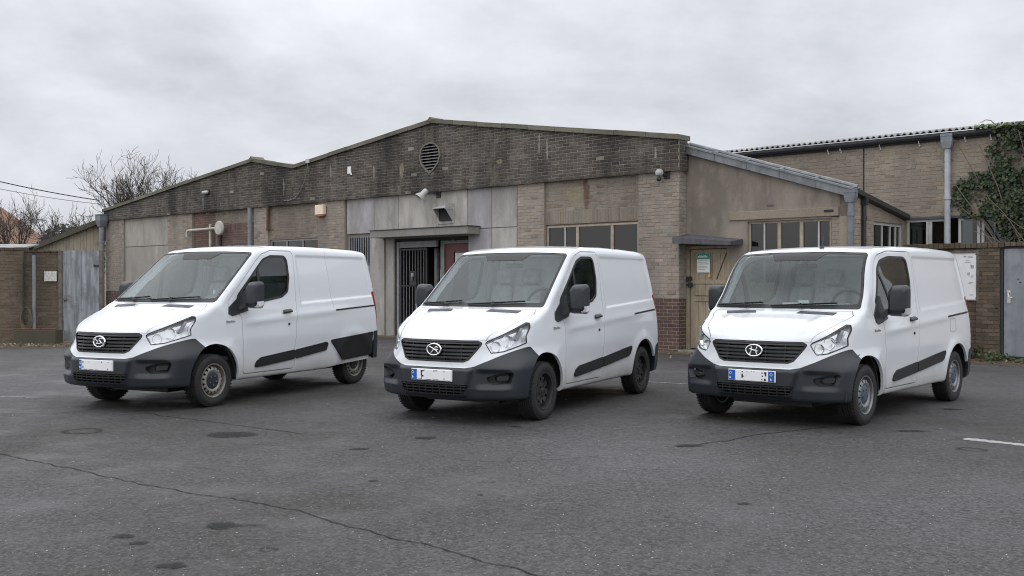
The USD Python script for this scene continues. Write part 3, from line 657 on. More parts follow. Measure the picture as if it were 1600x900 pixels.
# wheel space: outside faces +y, axle along y
RIM_BARREL = lathe([(.207, -.085), (.207, .088), (.214, .092), (.212, .098), (.200, .094), (.192, .07), (.188, -.08), (.207, -.085)], 56)
def steel_rim(nh, hr, hw, hl, dish=.045):
    p = [(.006, .055), (.05, .058), (.075, .05), (.10, dish + .018), (.135, dish + .03), (.165, dish + .02), (.190, dish - .02), (.190, dish - .03), (.165, dish + .012), (.135, dish + .022), (.10, dish + .010), (.075, .042), (.05, .05), (.006, .047), (.006, .055)]
    return disc_with_holes(p, [hole(2 * math.pi * k / nh, hr, hw, hl) for k in range(nh)])
def dark_cup():
    return lathe([(.004, -.01), (.188, -.01), (.188, -.02), (.004, -.02), (.004, -.01)], 40)
def hub_cap(r, d=.07):
    return lathe([(.001, d), (r * .5, d - .001), (r * .85, d - .006), (r, d - .018), (r, .03), (.001, .03)], 40)
def bolts(n, r, y, br=.011):
    out = []
    for k in range(n):
        a = 2 * math.pi * k / n + .3
        c = trimesh.creation.cylinder(br, .02, sections=6); c.apply_transform(trimesh.transformations.rotation_matrix(math.pi / 2, (1, 0, 0)))
        c.apply_translation((r * math.cos(a), y, r * math.sin(a))); out.append(c)
    return cat(out)
def hand(v):                                            # van space -> the thing's own axes (x forward)
    return v * np.array([-1, 1, 1])
SHAPE = {1: (.031, 1.025, .0, .0), 2: (-.045, 1.0, .015, .0), 3: (.079, .992, .205, .43)}
def make_warp(kind):
    """The three vans are not quite one model: bonnet length, windscreen rake and roof height differ a little."""
    k, zs, nz, cb = SHAPE[kind]
    def warp(v):
        s, y, z = v.T; o = v.copy()
        o[:, 0] = s + k * y * (1 - sst(s, 1.0, 2.6)) + nz * (1 - sst(s, -.1, .5)) - cb * sst(z, 1.10, 1.36) * sst(s, .45, .85) * (1 - sst(s, 1.75, 2.5)) * (.25 + .75 * sst(z, 1.28, 1.9))
        o[:, 2] = z * zs; return o
    return warp
def vwarp(v, n, warp):
    if warp is None: return v, n
    o = warp(v)
    if n is None: return o, None
    e = 1e-3
    J = np.stack([(warp(v + d * e) - warp(v - d * e)) / (2 * e) for d in np.eye(3)], 2)     # J[k, i, j] = d out_i / d in_j
    m = np.linalg.solve(np.transpose(J, (0, 2, 1)), n[:, :, None])[:, :, 0]
    return o, m / (np.linalg.norm(m, axis=1, keepdims=True) + 1e-12)

def mirror_parts(side):
    s, y, z = 1.40, 1.105, 1.36
    c = Polygon([(-.115, -.145), (.085, -.15), (.115, -.11), (.115, .13), (.085, .16), (-.07, .155), (-.115, .10)])
    c = affinity.scale(rounded(c, .03), 1.0, 1.14)
    pts = []
    for f, sc, dz in ((-.075, .62, 0), (-.06, .80, 0), (-.02, .95, 0), (.03, 1.0, 0), (.062, .97, 0), (.07, .93, 0)):
        xy = np.asarray(c.exterior.coords)[:-1]; pts.append(np.stack([np.full(len(xy), f), xy[:, 0] * sc, xy[:, 1] * sc], 1))
    m = trimesh.convex.convex_hull(np.vstack(pts)); m = move(m, (s, y, z))
    g = extr(affinity.translate(affinity.scale(c, .86, .88), y, z), s + .066, s + .073, 'yz')
    ind = trimesh.convex.convex_hull(np.array([[s + a_, y + b_, z + c_] for a_, b_, c_ in ((-.062, .055, -.140), (-.058, .098, -.080), (-.03, .120, -.078), (.04, .128, -.070), (.03, .130, -.125), (-.03, .112, -.145), (-.035, .06, -.166), (.02, .10, -.168))]))
    arm = trimesh.convex.convex_hull(np.vstack([np.array([[s - .04, y - .09, z - .08], [s + .03, y - .09, z - .08], [s - .04, y - .09, z - .13], [s + .03, y - .09, z - .13]]), np.array([[s - .12, .90, z - .17], [s + .0, .90, z - .17], [s - .12, .90, z - .235], [s + .0, .90, z - .235]])]))
    foot = (level(.012, .02) - INNER) ^ prism(TRI_, 'y', .6, 1.3)
    fv, ff, fn = clean(tri(foot))
    out = [('mirror_housing', m, 'bumper_plastic', 40), ('mirror_arm', arm, 'bumper_plastic', 30), ('mirror_indicator', ind, 'lamp_silver', 20), ('mirror_glass', g, 'mirror_glass', False), ('mirror_foot', (fv, ff, fn), 'bumper_plastic', None)]
    res = []
    for nme, mm, mt, sm in out:
        if isinstance(mm, tuple): v, f, n = mm
        else: v, f, n = meshkit.arrays(mm, sm)
        if side < 0:
            v = v * [1, -1, 1]; f = f[:, ::-1]; n = None if n is None else n * [1, -1, 1]
        res.append((nme, (v, f, n), mt))
    return res
GRIDS.clear()
MIRRORS = {1: mirror_parts(1), -1: mirror_parts(-1)}
GRIDS.clear()

def skinny(pts, r, n=6): return tube(pts, r, n)
def wiper(y0, y1, ypiv, spiv):
    """Arm and blade lying on the foot of the windscreen."""
    def on(y, up):
        z = 1.285 + up; q = y / .84; sh = np.interp(z, [1.285, 1.895], [.83, 1.62]); s = sh + .13 * q * q
        return np.array([s - .012, y, z + .006])
    b = np.array([on(y, u) for y, u in zip(np.linspace(y0, y1, 9), np.linspace(.012, .050, 9))])
    blade = cat([tube(b, .008, 6), tube(b - [0.010, 0, -.006], .006, 5)])
    mid = b[4]; piv = on(ypiv, .0) + [-.02, 0, .01]
    arm = cat([tube([piv, (piv + mid) / 2 + [-.03, 0, .02], mid + [-.015, 0, .005]], [.016, .012, .008], 6), move(trimesh.creation.icosphere(2, .024), piv)])
    return blade, arm

def emblem(kind):
    """Chrome oval with a slanted figure, seen from the front; van 1 wears a swirl, the others two slanted bars and a link."""
    a = np.linspace(0, 2 * math.pi, 41)
    ring = tube(np.stack([np.zeros(41), .092 * np.cos(a), .062 * np.sin(a)], 1), .0105, 8, cap=False)
    st = []
    def stroke(pts, r): st.append(tube(np.array([(0, p[0] * 1.12, p[1] * 1.05) for p in pts]), np.array(r) * 1.05, 8))
    if kind == 1:
        stroke([(.060, .030), (.030, .038), (.004, .030), (.000, .012), (.020, .004), (.028, -.012), (.010, -.022), (-.020, -.020), (-.052, -.032)], [.006, .009, .010, .010, .010, .010, .010, .009, .005])
        stroke([(-.058, .022), (-.030, .012), (-.022, -.004), (-.042, -.020)], [.006, .009, .008, .005]); stroke([(.030, -.006), (.052, -.020)], [.008, .005])
    elif kind == 2:
        stroke([(-.062, .028), (-.030, .020), (.000, .004), (.030, -.012), (.045, -.034)], [.006, .010, .010, .009, .006])
        stroke([(.050, .018), (.026, .030), (.010, .012)], [.006, .010, .009]); stroke([(.000, .000), (-.020, -.024), (-.034, -.034)], [.010, .008, .005]); stroke([(.020, .004), (.052, -.004)], [.008, .005])
    else:
        stroke([(.036, .040), (.024, .010), (.020, -.012), (.030, -.044)], [.010, .009, .009, .008]); stroke([(-.030, .042), (-.022, .012), (-.028, -.012), (-.040, -.040)], [.008, .009, .009, .010])
        stroke([(.040, -.006), (.018, .000), (-.010, .004), (-.034, .012), (-.050, .016)], [.006, .009, .010, .009, .006])
    back = extr(affinity.scale(Point(0, 0).buffer(1, quad_segs=16), .083, .060), .004, .012, 'yz')
    return ring, cat(st), back

def plate(kind):
    """(white, bands, marks): laid in yz, facing -s; y runs to the van's left, which the photo shows on the right."""
    w = bx(-.006, 0, -.262, .262, -.056, .056, .002)
    def flat(y0, y1, z0, z1, d=.008): return bx(-d, -.004, y0, y1, z0, z1)
    bands, marks = [], []
    if kind == 1:
        bands += [flat(-.262, -.222, -.056, .056)]
        marks += [flat(-.205, -.192, .02, .045), flat(-.205, -.192, -.04, -.01), flat(-.10, -.096, .03, .042), flat(.10, .112, .034, .046), flat(.20, .212, -.045, -.032), flat(-.18, -.13, -.052, -.047), flat(-.10, -.03, -.052, -.048), flat(0, .05, -.052, -.049), flat(.21, .22, .036, .042)]
    elif kind == 2:
        bands += [flat(-.262, -.190, -.056, .056)]
        marks += [flat(-.135, -.120, -.008, .046), flat(-.120, -.095, .034, .046), flat(-.13, -.122, -.046, -.008), flat(-.122, -.10, -.024, -.006), flat(-.095, -.085, .044, .053), flat(.03, .05, .040, .048), flat(.055, .09, .044, .050), flat(.17, .182, .036, .045), flat(.17, .182, -.044, -.032), flat(-.17, -.12, -.052, -.048), flat(-.06, .0, -.053, -.049), flat(.03, .10, -.052, -.048)]
    else:
        bands += [flat(-.262, -.185, -.056, .056), flat(.195, .262, -.056, .056)]
        marks += [flat(-.108, -.096, .034, .046), flat(-.112, -.096, -.028, .018), flat(-.096, -.085, -.016, -.004), flat(-.06, -.055, .0, .006), flat(.118, .132, .030, .042), flat(.15, .172, .026, .048), flat(.158, .172, .002, .026), flat(.12, .135, -.004, .008), flat(.118, .128, -.046, -.030), flat(.148, .168, -.048, -.026), flat(-.05, -.045, .04, .05), flat(.0, .005, .042, .052), flat(.03, .035, .042, .052)]
    def dig(cy):
        a = np.linspace(0, 2 * math.pi, 13)[:-1]
        s = [bx(-.0095, -.0075, cy + .013 * math.cos(x) - .0025, cy + .013 * math.cos(x) + .0025, .022 + .013 * math.sin(x) - .0025, .022 + .013 * math.sin(x) + .0025) for x in a]
        return s + [bx(-.0095, -.0075, cy - .010, cy - .004, -.040, -.016), bx(-.0095, -.0075, cy - .004, cy + .008, -.040, -.034), bx(-.0095, -.0075, cy - .004, cy + .008, -.030, -.024)]
    wm = cat(dig(-.242) + (dig(.228) if kind == 3 else []))
    return w, cat(bands), cat(marks), wm

def place_on_nose(m, y, z, off, tip=None):
    s0 = nose_at(y, z); ds = (nose_at(y, z + .04) - nose_at(y, z - .04)) / .08
    m = m.copy() if isinstance(m, trimesh.Trimesh) else m
    m.apply_transform(trimesh.transformations.rotation_matrix(math.atan(ds) if tip is None else tip, (0, 1, 0)))
    return move(m, (s0 - off, y, z))

def build_van(kind, pose, label, group='white vans parked in the yard'):
    X, Y, th = pose
    rotz = math.atan2(-math.cos(th), -math.sin(th))
    T = Thing('panel_van', label, 'van', (X, Y, 0), 'own', group, rot=rotz)
    T.x.GetPrim().GetAttribute('xformOp:translate').Set(Gf.Vec3d(X, Y, 0))
    warp = make_warp(kind)
    long = kind == 1
    def part(name, m, mt, smooth=30, parent=None, label=None, w=True):
        if isinstance(m, tuple): v, f, n = m
        else: v, f, n = meshkit.arrays(m, smooth)
        v, n = vwarp(v, n, warp if w else None)
        v = hand(v); f = f[:, ::-1]; n = None if n is None else hand(n)
        return put(numbered(str(parent.GetPath()) if parent is not None else T.path, name), (v, f, n), mt, label=label)
    made = {}
    for g in ('short' if not long else 'long', 'all'):
        for name, m, mt in VP[g]:
            par = None
            if name.startswith(('intake', 'fog')): par = made.get('front_bumper')
            if name in ('grille_slat', 'grille_frame', 'grille_rib'): par = made.get('grille_back')
            if name == 'windscreen_border': par = made.get('windscreen')
            if name == 'window_seal' or name == 'window_bar': par = made.get('side_window')
            p = part(name, m, mt, parent=par); made.setdefault(name, p)
    for sgn in (1, -1):
        par = None
        for name, m, mt in VP['lamp%d' % sgn]:
            if name == 'headlamp_shell': par = part('headlight', m, mt)
            else: part(name, m, mt, 40, par)
        par = None
        for name, m, mt in MIRRORS[sgn]:
            if name != 'mirror_foot':                        # the housing keeps its shape, only its place follows the van
                c0 = np.array([[1.36, sgn * 1.0, 1.25]]); m = (m[0] + (warp(c0) - c0), m[1], m[2])
            if par is None: par = part('wing_mirror', m, mt, w=False)
            else: part(name, m, mt, parent=par, w=name == 'mirror_foot')
    # wheels: tyre > rim, hub, bolts
    ty, bl = tyre(), blocks()
    for (s, z) in ARCH:
        for sgn in (1, -1):
            inset = .10 if (long and s > 2) else .0
            yo = sgn * (.835 - inset)
            ws = s + (.17 if long and s > 2 else 0) + (SHAPE[kind][0] * yo if s < 2 else 0)
            def wh(m): 
                m = m.copy()
                if sgn < 0: m.apply_transform(np.diag([-1, -1, 1, 1.0]))
                return move(rot(m, 17 * (s + sgn), (0, 1, 0)), (ws, yo, .331))
            tp = part('wheel', wh(cat([ty, bl])), 'tyre_rubber', 35, w=False)
            if kind == 1:
                part('rim', wh(cat([RIM_BARREL, steel_rim(16, .160, .0145, .017, .055)])), 'rim_worn', 30, tp, w=False)
                part('hub', wh(hub_cap(.122, .085)), 'hub_dark', 30, tp, w=False); part('bolt', wh(bolts(5, .058, .082)), 'rim_silver', False, tp, w=False)
            elif kind == 2:
                part('rim', wh(cat([RIM_BARREL, steel_rim(8, .137, .020, .030, .03)])), 'rim_black', 30, tp, w=False)
                part('hub', wh(hub_cap(.034, .072)), 'rim_black', 30, tp, w=False); part('bolt', wh(bolts(5, .058, .062, .010)), 'rim_black', False, tp, w=False)
            else:
                part('rim', wh(cat([RIM_BARREL, steel_rim(14, .158, .0105, .024, .06)])), 'rim_silver', 30, tp, w=False)
                part('hub', wh(hub_cap(.112, .09)), 'hub_blue', 30, tp, w=False); part('bolt', wh(bolts(5, .062, .082)), 'hub_dark', False, tp, w=False)
            part('brake_drum', wh(dark_cup()), 'black_trim', 30, tp, w=False)
            a = np.linspace(-.10, math.pi + .10, 24)
            o = Polygon(np.vstack([np.stack([s + .44 * np.cos(a), z + .022 + .44 * np.sin(a)], 1), np.stack([s + .425 * np.cos(a[::-1]), z + .022 + .425 * np.sin(a[::-1])], 1)]))
            if not (long and s > 2):
                lin = prism(o, 'y', .50, .925) + prism(Polygon(np.stack([s + .44 * np.cos(a), z + .022 + .44 * np.sin(a)], 1)), 'y', .48, .50)
                part('arch_liner', tri(lin if sgn > 0 else lin.mirror((0, 1, 0))), 'black_trim', 30, w=False)
    part('underbody', cat([bx(.45, 4.40, -.70, .70, .27, .33), bx(.55, 1.15, -.48, .48, .19, .26), bx(2.0, 2.9, -.35, -.05, .19, .26), tube([(3.0, .3, .25), (4.45, .35, .26)], .03, 8), bx(3.80, 3.92, -.7, .7, .26, .36), bx(.80, .90, -.7, .7, .26, .36)]), 'black_trim', False, w=False)
    # number plate and emblem
    w, bands, marks, wm = plate(kind)
    tip = math.atan((nose_at(0, .60) - nose_at(0, .49)) / .11)
    pl = part('number_plate', place_on_nose(cat([w, bx(0, .02, -.27, .27, -.062, .062, .002)]), 0, .548, .014, tip), 'plate_white', False)
    part('plate_band', place_on_nose(bands, 0, .548, .014, tip), 'plate_blue', False, pl)
    part('plate_letter', place_on_nose(wm, 0, .548, .014, tip), 'plate_white', False, pl)
    part('plate_mark', place_on_nose(marks, 0, .548, .014, tip), 'plate_black', False, pl)
    ring, fig, back = emblem(kind)
    e = part('emblem', place_on_nose(ring, 0, .822, .012), 'chrome', 40)
    part('emblem_figure', place_on_nose(fig, 0, .822, .012), 'chrome', 40, e); part('emblem_back', place_on_nose(back, 0, .822, .012), 'black_trim', False, e)
    # handles, locks, badge, flap
    for sgn in (1, -1):
        def sd(m):
            m = m.copy()
            if sgn < 0: m.apply_transform(np.diag([1, -1, 1, 1.0])); m.invert()
            return m
        y = at_skin(2.28, 1.13)
        hnd = trimesh.convex.convex_hull(np.vstack([move(trimesh.creation.icosphere(1, .016), p).vertices for p in ((2.20, y + .022, 1.122), (2.36, y + .026, 1.134), (2.22, y + .008, 1.142), (2.35, y + .01, 1.15))]))
        part('door_handle', sd(hnd), 'handle_black', 40)
        kp = trimesh.creation.cylinder(.016, .02, sections=16); kp.apply_transform(trimesh.transformations.rotation_matrix(math.pi / 2, (1, 0, 0)))
        part('door_lock', sd(move(kp, (2.31, at_skin(2.31, .96) + .002, .962))), 'handle_black', 30)
        yb = at_skin(1.14, 1.03)
        bd = [bx(1.06 + .028 * k, 1.082 + .028 * k, yb - .01, yb + .004, 1.018 + .004 * (k % 2), 1.048 - .005 * (k % 3)) for k in range(6)]
        part('side_badge', sd(cat(bd)), 'lamp_grey', False)
    if kind == 3:
        fl = (level(.002, .02) - INNER) ^ prism(rounded(sbox(3.62, .93, 3.84, 1.10), .02).difference(rounded(sbox(3.62, .93, 3.84, 1.10), .02).buffer(-.006)), 'y', .55, 1.3)
        part('fuel_flap', clean(tri(fl)), 'lamp_grey')
        part('aerial', cat([tube([(1.86, .18, top_at(1.86, .18) - .005), (1.90, .18, top_at(1.86, .18) + .14)], [.010, .004], 8), move(trimesh.creation.icosphere(2, .026), (1.86, .18, top_at(1.86, .18)))]), 'black_trim', 40)
    # wipers and scuttle
    for (a, b, p, q) in (((-.80, -.16, -.36, 0) if kind == 1 else (-.82, -.22, -.40, 0)), (-.10, .62, .26, 0)):
        blade, arm = wiper(a, b, p, q)
        wp = part('wiper_arm', arm, 'black_trim', 40); part('wiper_blade', blade, 'black_trim', 40, wp)
    # cabin
    dash = trimesh.convex.convex_hull(np.array([[.92, y, 1.10] for y in (-.78, .78)] + [[1.05, y, 1.225] for y in (-.76, .76)] + [[1.48, y, 1.255] for y in (-.78, .78)] + [[1.60, y, 1.16] for y in (-.80, .80)] + [[1.55, y, .80] for y in (-.80, .80)] + [[.92, y, .80] for y in (-.78, .78)]))
    part('dashboard', cat([dash, trimesh.convex.convex_hull(np.array([[1.36, .20, 1.25], [1.36, .62, 1.25], [1.52, .20, 1.25], [1.52, .62, 1.25], [1.44, .26, 1.335], [1.44, .56, 1.335], [1.53, .26, 1.32], [1.53, .56, 1.32]]))]), 'cabin_grey', 30)
    sw_ = []
    a = np.linspace(0, 2 * math.pi, 37); c = np.array([1.74, .42, 1.30]); e1 = np.array([0, 1, 0.]); e2 = np.array([.42, 0, .907])
    wheel = c + .195 * (np.cos(a)[:, None] * e1 + np.sin(a)[:, None] * e2)
    part('steering_wheel', cat([tube(wheel, .017, 8, cap=False), tube([wheel[0], c, wheel[18]], .02, 6), tube([c, wheel[27]], .02, 6), tube([c, c + [-.25, 0, -.12]], .04, 8)]), 'cabin_dark', 40)
    for yc, wd in ((.44, .27), (-.22, .24), (-.62, .18)):
        def rb(p0, p1, th, w_, r=.05):
            pts = []
            d = np.array(p1) - p0; d /= np.linalg.norm(d); nrm = np.array([-d[2], 0, d[0]])
            for q in (np.array(p0), np.array(p1)):
                for sg in (-1, 1):
                    for sy in (-1, 1): pts.append(move(trimesh.creation.icosphere(1, r), q + nrm * sg * th + np.array([0, sy * w_, 0])).vertices)
            return trimesh.convex.convex_hull(np.vstack(pts))
        st = part('seat', cat([rb((2.05, yc, .88), (2.50, yc, .86), .05, wd - .06), rb((2.52, yc, .92), (2.68, yc, 1.46), .04, wd - .07)]), 'seat_grey', 50)
        part('headrest', cat([rb((2.70, yc, 1.58), (2.72, yc, 1.70), .02, .075, .045), tube([(2.69, yc - .05, 1.45), (2.70, yc - .05, 1.62)], .008, 6), tube([(2.69, yc + .05, 1.45), (2.70, yc + .05, 1.62)], .008, 6)]), 'seat_grey', 50, st)
    part('bulkhead', extr(rounded(Polygon([(-.87, .5), (.87, .5), (.86, 1.25), (.74, 1.88), (.66, 1.94), (-.66, 1.94), (-.74, 1.88), (-.86, 1.25)]), .03), 2.80, 2.83, 'yz'), 'cabin_light', False)
    part('cabin_floor', bx(.92, 2.8, -.86, .86, .55, .60), 'cabin_dark', False)
    part('sun_visor', cat([bx(1.86, 1.90, .12, .66, 1.86, 1.875, .004), bx(1.86, 1.90, -.66, -.12, 1.86, 1.875, .004)]), 'cabin_grey', 30)
    part('rear_view_mirror', cat([bx(1.80, 1.835, -.13, .13, 1.74, 1.80, .012), tube([(1.82, 0, 1.79), (1.80, 0, 1.87)], .014, 6)]), 'cabin_dark', 30)
    if kind == 3:
        part('windscreen_paper', cat([bx(1.25, 1.262, -.16, .02, 1.26, 1.335), bx(1.27, 1.282, .03, .15, 1.26, 1.365)]), 'paper_white', False)
    if kind == 1:
        part('windscreen_disc', move(rot(lathe([(.0005, 0), (.032, 0), (.032, .002), (.0005, .002)], 20), -52, (0, 0, 1)), (1.15, .66, 1.40)), 'paper_white', False)
    return T
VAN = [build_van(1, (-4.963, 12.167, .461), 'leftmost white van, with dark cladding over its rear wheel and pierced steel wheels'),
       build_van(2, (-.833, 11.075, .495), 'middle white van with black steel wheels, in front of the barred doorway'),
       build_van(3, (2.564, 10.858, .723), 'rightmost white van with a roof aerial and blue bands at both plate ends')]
# ================================================================== BRICKWORK
CAM = np.array([0, 0, EYE])
BF = np.array([[4, 5, 6], [4, 6, 7], [0, 1, 5], [0, 5, 4], [1, 2, 6], [1, 6, 5], [2, 3, 7], [2, 7, 6], [3, 0, 4], [3, 4, 7]])
def lay(region, bw=.225, bh=.080, j=.011, dep=.006, soldier=False, seed=1, jit=.0025, x0=None, bond=.5, tv=.065):
    """Bricks filling a region drawn in (along, up): a list of (8 x 3 corners in along, up, out; tone)."""
    r = np.random.default_rng(seed); P = prep(region); a0, b0, a1, b1 = region.bounds
    if x0 is not None: a0 = x0
    if soldier: bw, bh = .080, b1 - b0 + .001
    out = []; row = 0; b = b0 if not soldier else b0
    b = math.floor(b0 / bh) * bh if not soldier else b0
    while b < b1 - .01:
        off = (bond * bw if row % 2 else 0) + r.normal(0, .004)
        a = a0 - bw + off - (bw if x0 is None else math.ceil(max(0, a0 - region.bounds[0]) / bw + 1) * bw)
        while a < a1:
            c = sbox(a + j / 2, b + j / 2, a + bw - j / 2, b + bh - j / 2)
            if not P.contains(c):
                if not P.intersects(c): a += bw; continue
                g = c.intersection(region)
                if g.is_empty or g.geom_type != 'Polygon' or g.area < .10 * c.area: a += bw; continue
                m = g.bounds
                if g.area < .97 * (m[2] - m[0]) * (m[3] - m[1]):           # cut on the slant: its own outline
                    ring = np.asarray(g.convex_hull.exterior.coords)[:-1]; k = len(ring); cen = ring.mean(0); d = dep + r.normal(0, jit)
                    top = cen + (ring - cen) * .96
                    v = np.vstack([np.c_[ring, np.zeros(k)], np.c_[top, np.full(k, d)]]); f = [[k, k + i, k + i + 1] for i in range(1, k - 1)]
                    for i in range(k): n_ = (i + 1) % k; f += [[i, n_, k + n_], [i, k + n_, k + i]]
                    out.append((v, np.array(f))); a += bw; continue
                c = sbox(*m)
            x0_, z0, x1, z1 = c.bounds; q = .004; d = dep + r.normal(0, jit)
            w = r.normal(0, .0012, 8)
            v = np.array([[x0_, z0, 0], [x1, z0, 0], [x1, z1, 0], [x0_, z1, 0], [x0_ + q + w[0], z0 + q + w[1], d], [x1 - q + w[2], z0 + q + w[3], d], [x1 - q + w[4], z1 - q + w[5], d], [x0_ + q + w[6], z1 - q + w[7], d]])
            out.append((v, BF)); a += bw
        b += bh; row += 1
    t = []
    for _ in out:
        k = 1 + r.normal(0, tv); h = r.normal(0, .03)
        if r.random() < .05: k *= .72
        if r.random() < .04: k *= 1.2
        t.append((np.clip(k, .4, 1.7) * (1 + h), np.clip(k, .4, 1.7), np.clip(k, .4, 1.7) * (1 - h)))
    return out, t
def face_front(y0): return lambda v: np.stack([v[..., 0], y0 - v[..., 2], v[..., 1]], -1)        # a wall that looks towards the yard
def face_right(x0): return lambda v: np.stack([x0 + v[..., 2], v[..., 0], v[..., 1]], -1)        # an end wall that looks to the right
def to_world(frame): return site if frame == 'site' else (lambda p: np.asarray(p, float))
def brickwork(thing, sets, frame='site', limit=300, parents=None):
    """sets: (region, mapping, material, lay options). The bricks that show largest become parts, the rest one part of kind stuff per wall face."""
    allb = []
    for si, (reg, mp, mt, opt) in enumerate(sets):
        vs, ts = lay(reg, seed=100 + si * 7, **opt)
        for (v, f), t in zip(vs, ts): allb.append((mp(v), t, mt, f))
    W = to_world(frame)
    cen = W(np.array([b[0].mean(0) for b in allb])); d = np.linalg.norm(cen - CAM, axis=1)
    u = 800 + FPX * cen[:, 0] / cen[:, 1]; vv = HZ - FPX * (cen[:, 2] - EYE) / cen[:, 1]
    hid = ((vv > 392) & (((u > 165) & (u < 600)) | ((u > 640) & (u < 1030)) | ((u > 1110) & (u < 1505)))) | (u < -5) | (u > 1605)
    order = np.argsort(d + 1000 * hid); near = set(order[:limit].tolist())
    for i in order[:limit]:
        v, t, mt, f = allb[i]
        thing.part('brick', trimesh.Trimesh(v, f, process=False), mt, color=t)
    rest = {}
    for i, (v, t, mt, f) in enumerate(allb):
        if i not in near: rest.setdefault(mt, []).append((v, t, f))
    for mt, bs in rest.items():
        n_ = [len(b[0]) for b in bs]; o_ = np.cumsum([0] + n_); V = np.vstack([b[0] for b in bs]); F = np.vstack([b[2] + o for b, o in zip(bs, o_)]); Cc = np.repeat(np.array([b[1] for b in bs]), n_, 0)
        thing.part('brickwork', trimesh.Trimesh(V, F, process=False), mt, color=Cc, kind='stuff')
    return len(allb)
ONE = (1.0, 1.0, 1.0)
R = sbox

# ================================================================== WAREHOUSE (yard frame: x right along the front, y into the building)
ware = Thing('warehouse', 'long low brick warehouse with twin dark gables and a canopied doorway', 'building', (-13, 0, 0))
PROF = [(-26.85, 4.44), (-16.35, 5.60), (-14.05, 5.21), (-7.78, 5.95), (0.10, 4.76)]
band = Polygon([(-26.85, 4.00), (0.06, 4.00), (.06, 4.672)] + [(x, z - .10) for x, z in PROF[-2::-1]])
LOUV = affinity.scale(Polygon([(-.42, 0), (-.38, .22), (-.22, .36), (0, .40), (.22, .36), (.38, .22), (.42, 0), (.34, -.20), (.14, -.38), (0, -.46), (-.14, -.38), (-.34, -.20)]), 1, 1)
LOUV = affinity.translate(LOUV, -7.86, 4.95)
ware.part('gable_wall', extr(band.difference(LOUV), -.068, .27), 'gable_mortar', color=ONE)
OPEN_DOOR = R(-9.53, 0, -6.54, 2.78)
win_r = R(-3.85, 1.35, -1.10, 2.93); win_l = R(-15.55, 1.3, -13.0, 2.90); win_b = R(-11.55, 2.05, -10.55, 2.90)
lower = R(-26.87, 0, 0.0, 4.0).difference(OPEN_DOOR).difference(win_r).difference(win_l).difference(win_b)
ware.part('wall', extr(lower, .13, .33), 'tan_mortar', color=ONE)
P_R, P_M = R(-1.07, 1.2, 0, 4.0), R(-4.75, 1.2, -3.87, 4.0)
pil = [R(-26.87, 0, -25.38, 4), R(-21.99, 0, -20.3, 4), R(-16.42, 0, -15.62, 4), R(-12.96, 0, -11.66, 4), R(-4.75, 0, -3.87, 4), R(-1.07, 0, 0, 4)]
for p in pil: ware.part('pillar', extr(p, .012, .13), 'tan_mortar', color=ONE)
infl = [(R(-20.3, 0, -16.44, 4), .09), (R(-15.62, 2.92, -12.98, 4), .07), (R(-15.62, 0, -12.98, 1.28), .07), (R(-3.87, 2.96, -1.08, 4), .06), (R(-3.87, 0, -1.08, 1.33), .06)]
for p, y in infl: ware.part('infill_wall', extr(p, y + .012, .13), 'tan_mortar', color=ONE)
sets = [(band.difference(LOUV.buffer(.004)), face_front(-.068), 'gable_brick', dict(jit=.003, tv=.17, dep=.008, j=.013))]
sets += [(R(x0, 1.2, x1, 4.0), face_front(.012), 'tan_brick', {}) for x0, x1 in ((-26.87, -25.38), (-21.99, -20.3), (-16.42, -15.62), (-12.96, -11.66), (-4.75, -3.87), (-1.07, 0))]
sets += [(R(x0, 0, x1, 1.2), face_front(.012), 'plinth_brick', {}) for x0, x1 in ((-26.87, -25.38), (-21.99, -20.3), (-12.96, -11.66), (-4.75, -3.87), (-1.07, 0))]
sets += [(R(.012, 1.2, .31, 4.0), face_right(.0), 'tan_brick', dict(bw=.15)), (R(.012, 0, .31, 1.2), face_right(.0), 'plinth_brick', dict(bw=.15)), (R(-.056, 4.0, .31, 4.62), face_right(.06), 'gable_brick', dict(bw=.18, tv=.17))]
sets += [(R(-20.3, 0, -18.9, 4.0), face_front(.102), 'red_brick', {}), (R(-18.9, 3.56, -16.44, 4.0), face_front(.102), 'grey_brick', {}), (R(-18.9, 0, -18.02, 3.56), face_front(.102), 'red_brick', {}), (R(-18.02, 3.30, -16.44, 3.55), face_front(.102), 'red_brick', dict(soldier=True)), (R(-18.02, 0, -16.44, 3.30), face_front(.102), 'red_brick', {})]
sets += [(R(-15.62, 2.94, -12.98, 4.0), face_front(.082), 'grey_brick', {}), (R(-3.87, 3.29, -1.08, 4.0), face_front(.072), 'grey_brick', {}), (R(-3.87, 2.97, -1.08, 3.28), face_front(.072), 'grey_brick', dict(soldier=True)), (R(-3.87, 0, -1.08, 1.33), face_front(.072), 'tan_brick', {})]
nb = brickwork(ware, sets)
ware.part('corner_return', cat([bx(-.14, -.012, .0125, .31, 0, 3.99), bx(-.2, .048, -.05, .36, 4.003, 4.62)]), 'tan_mortar', color=ONE)
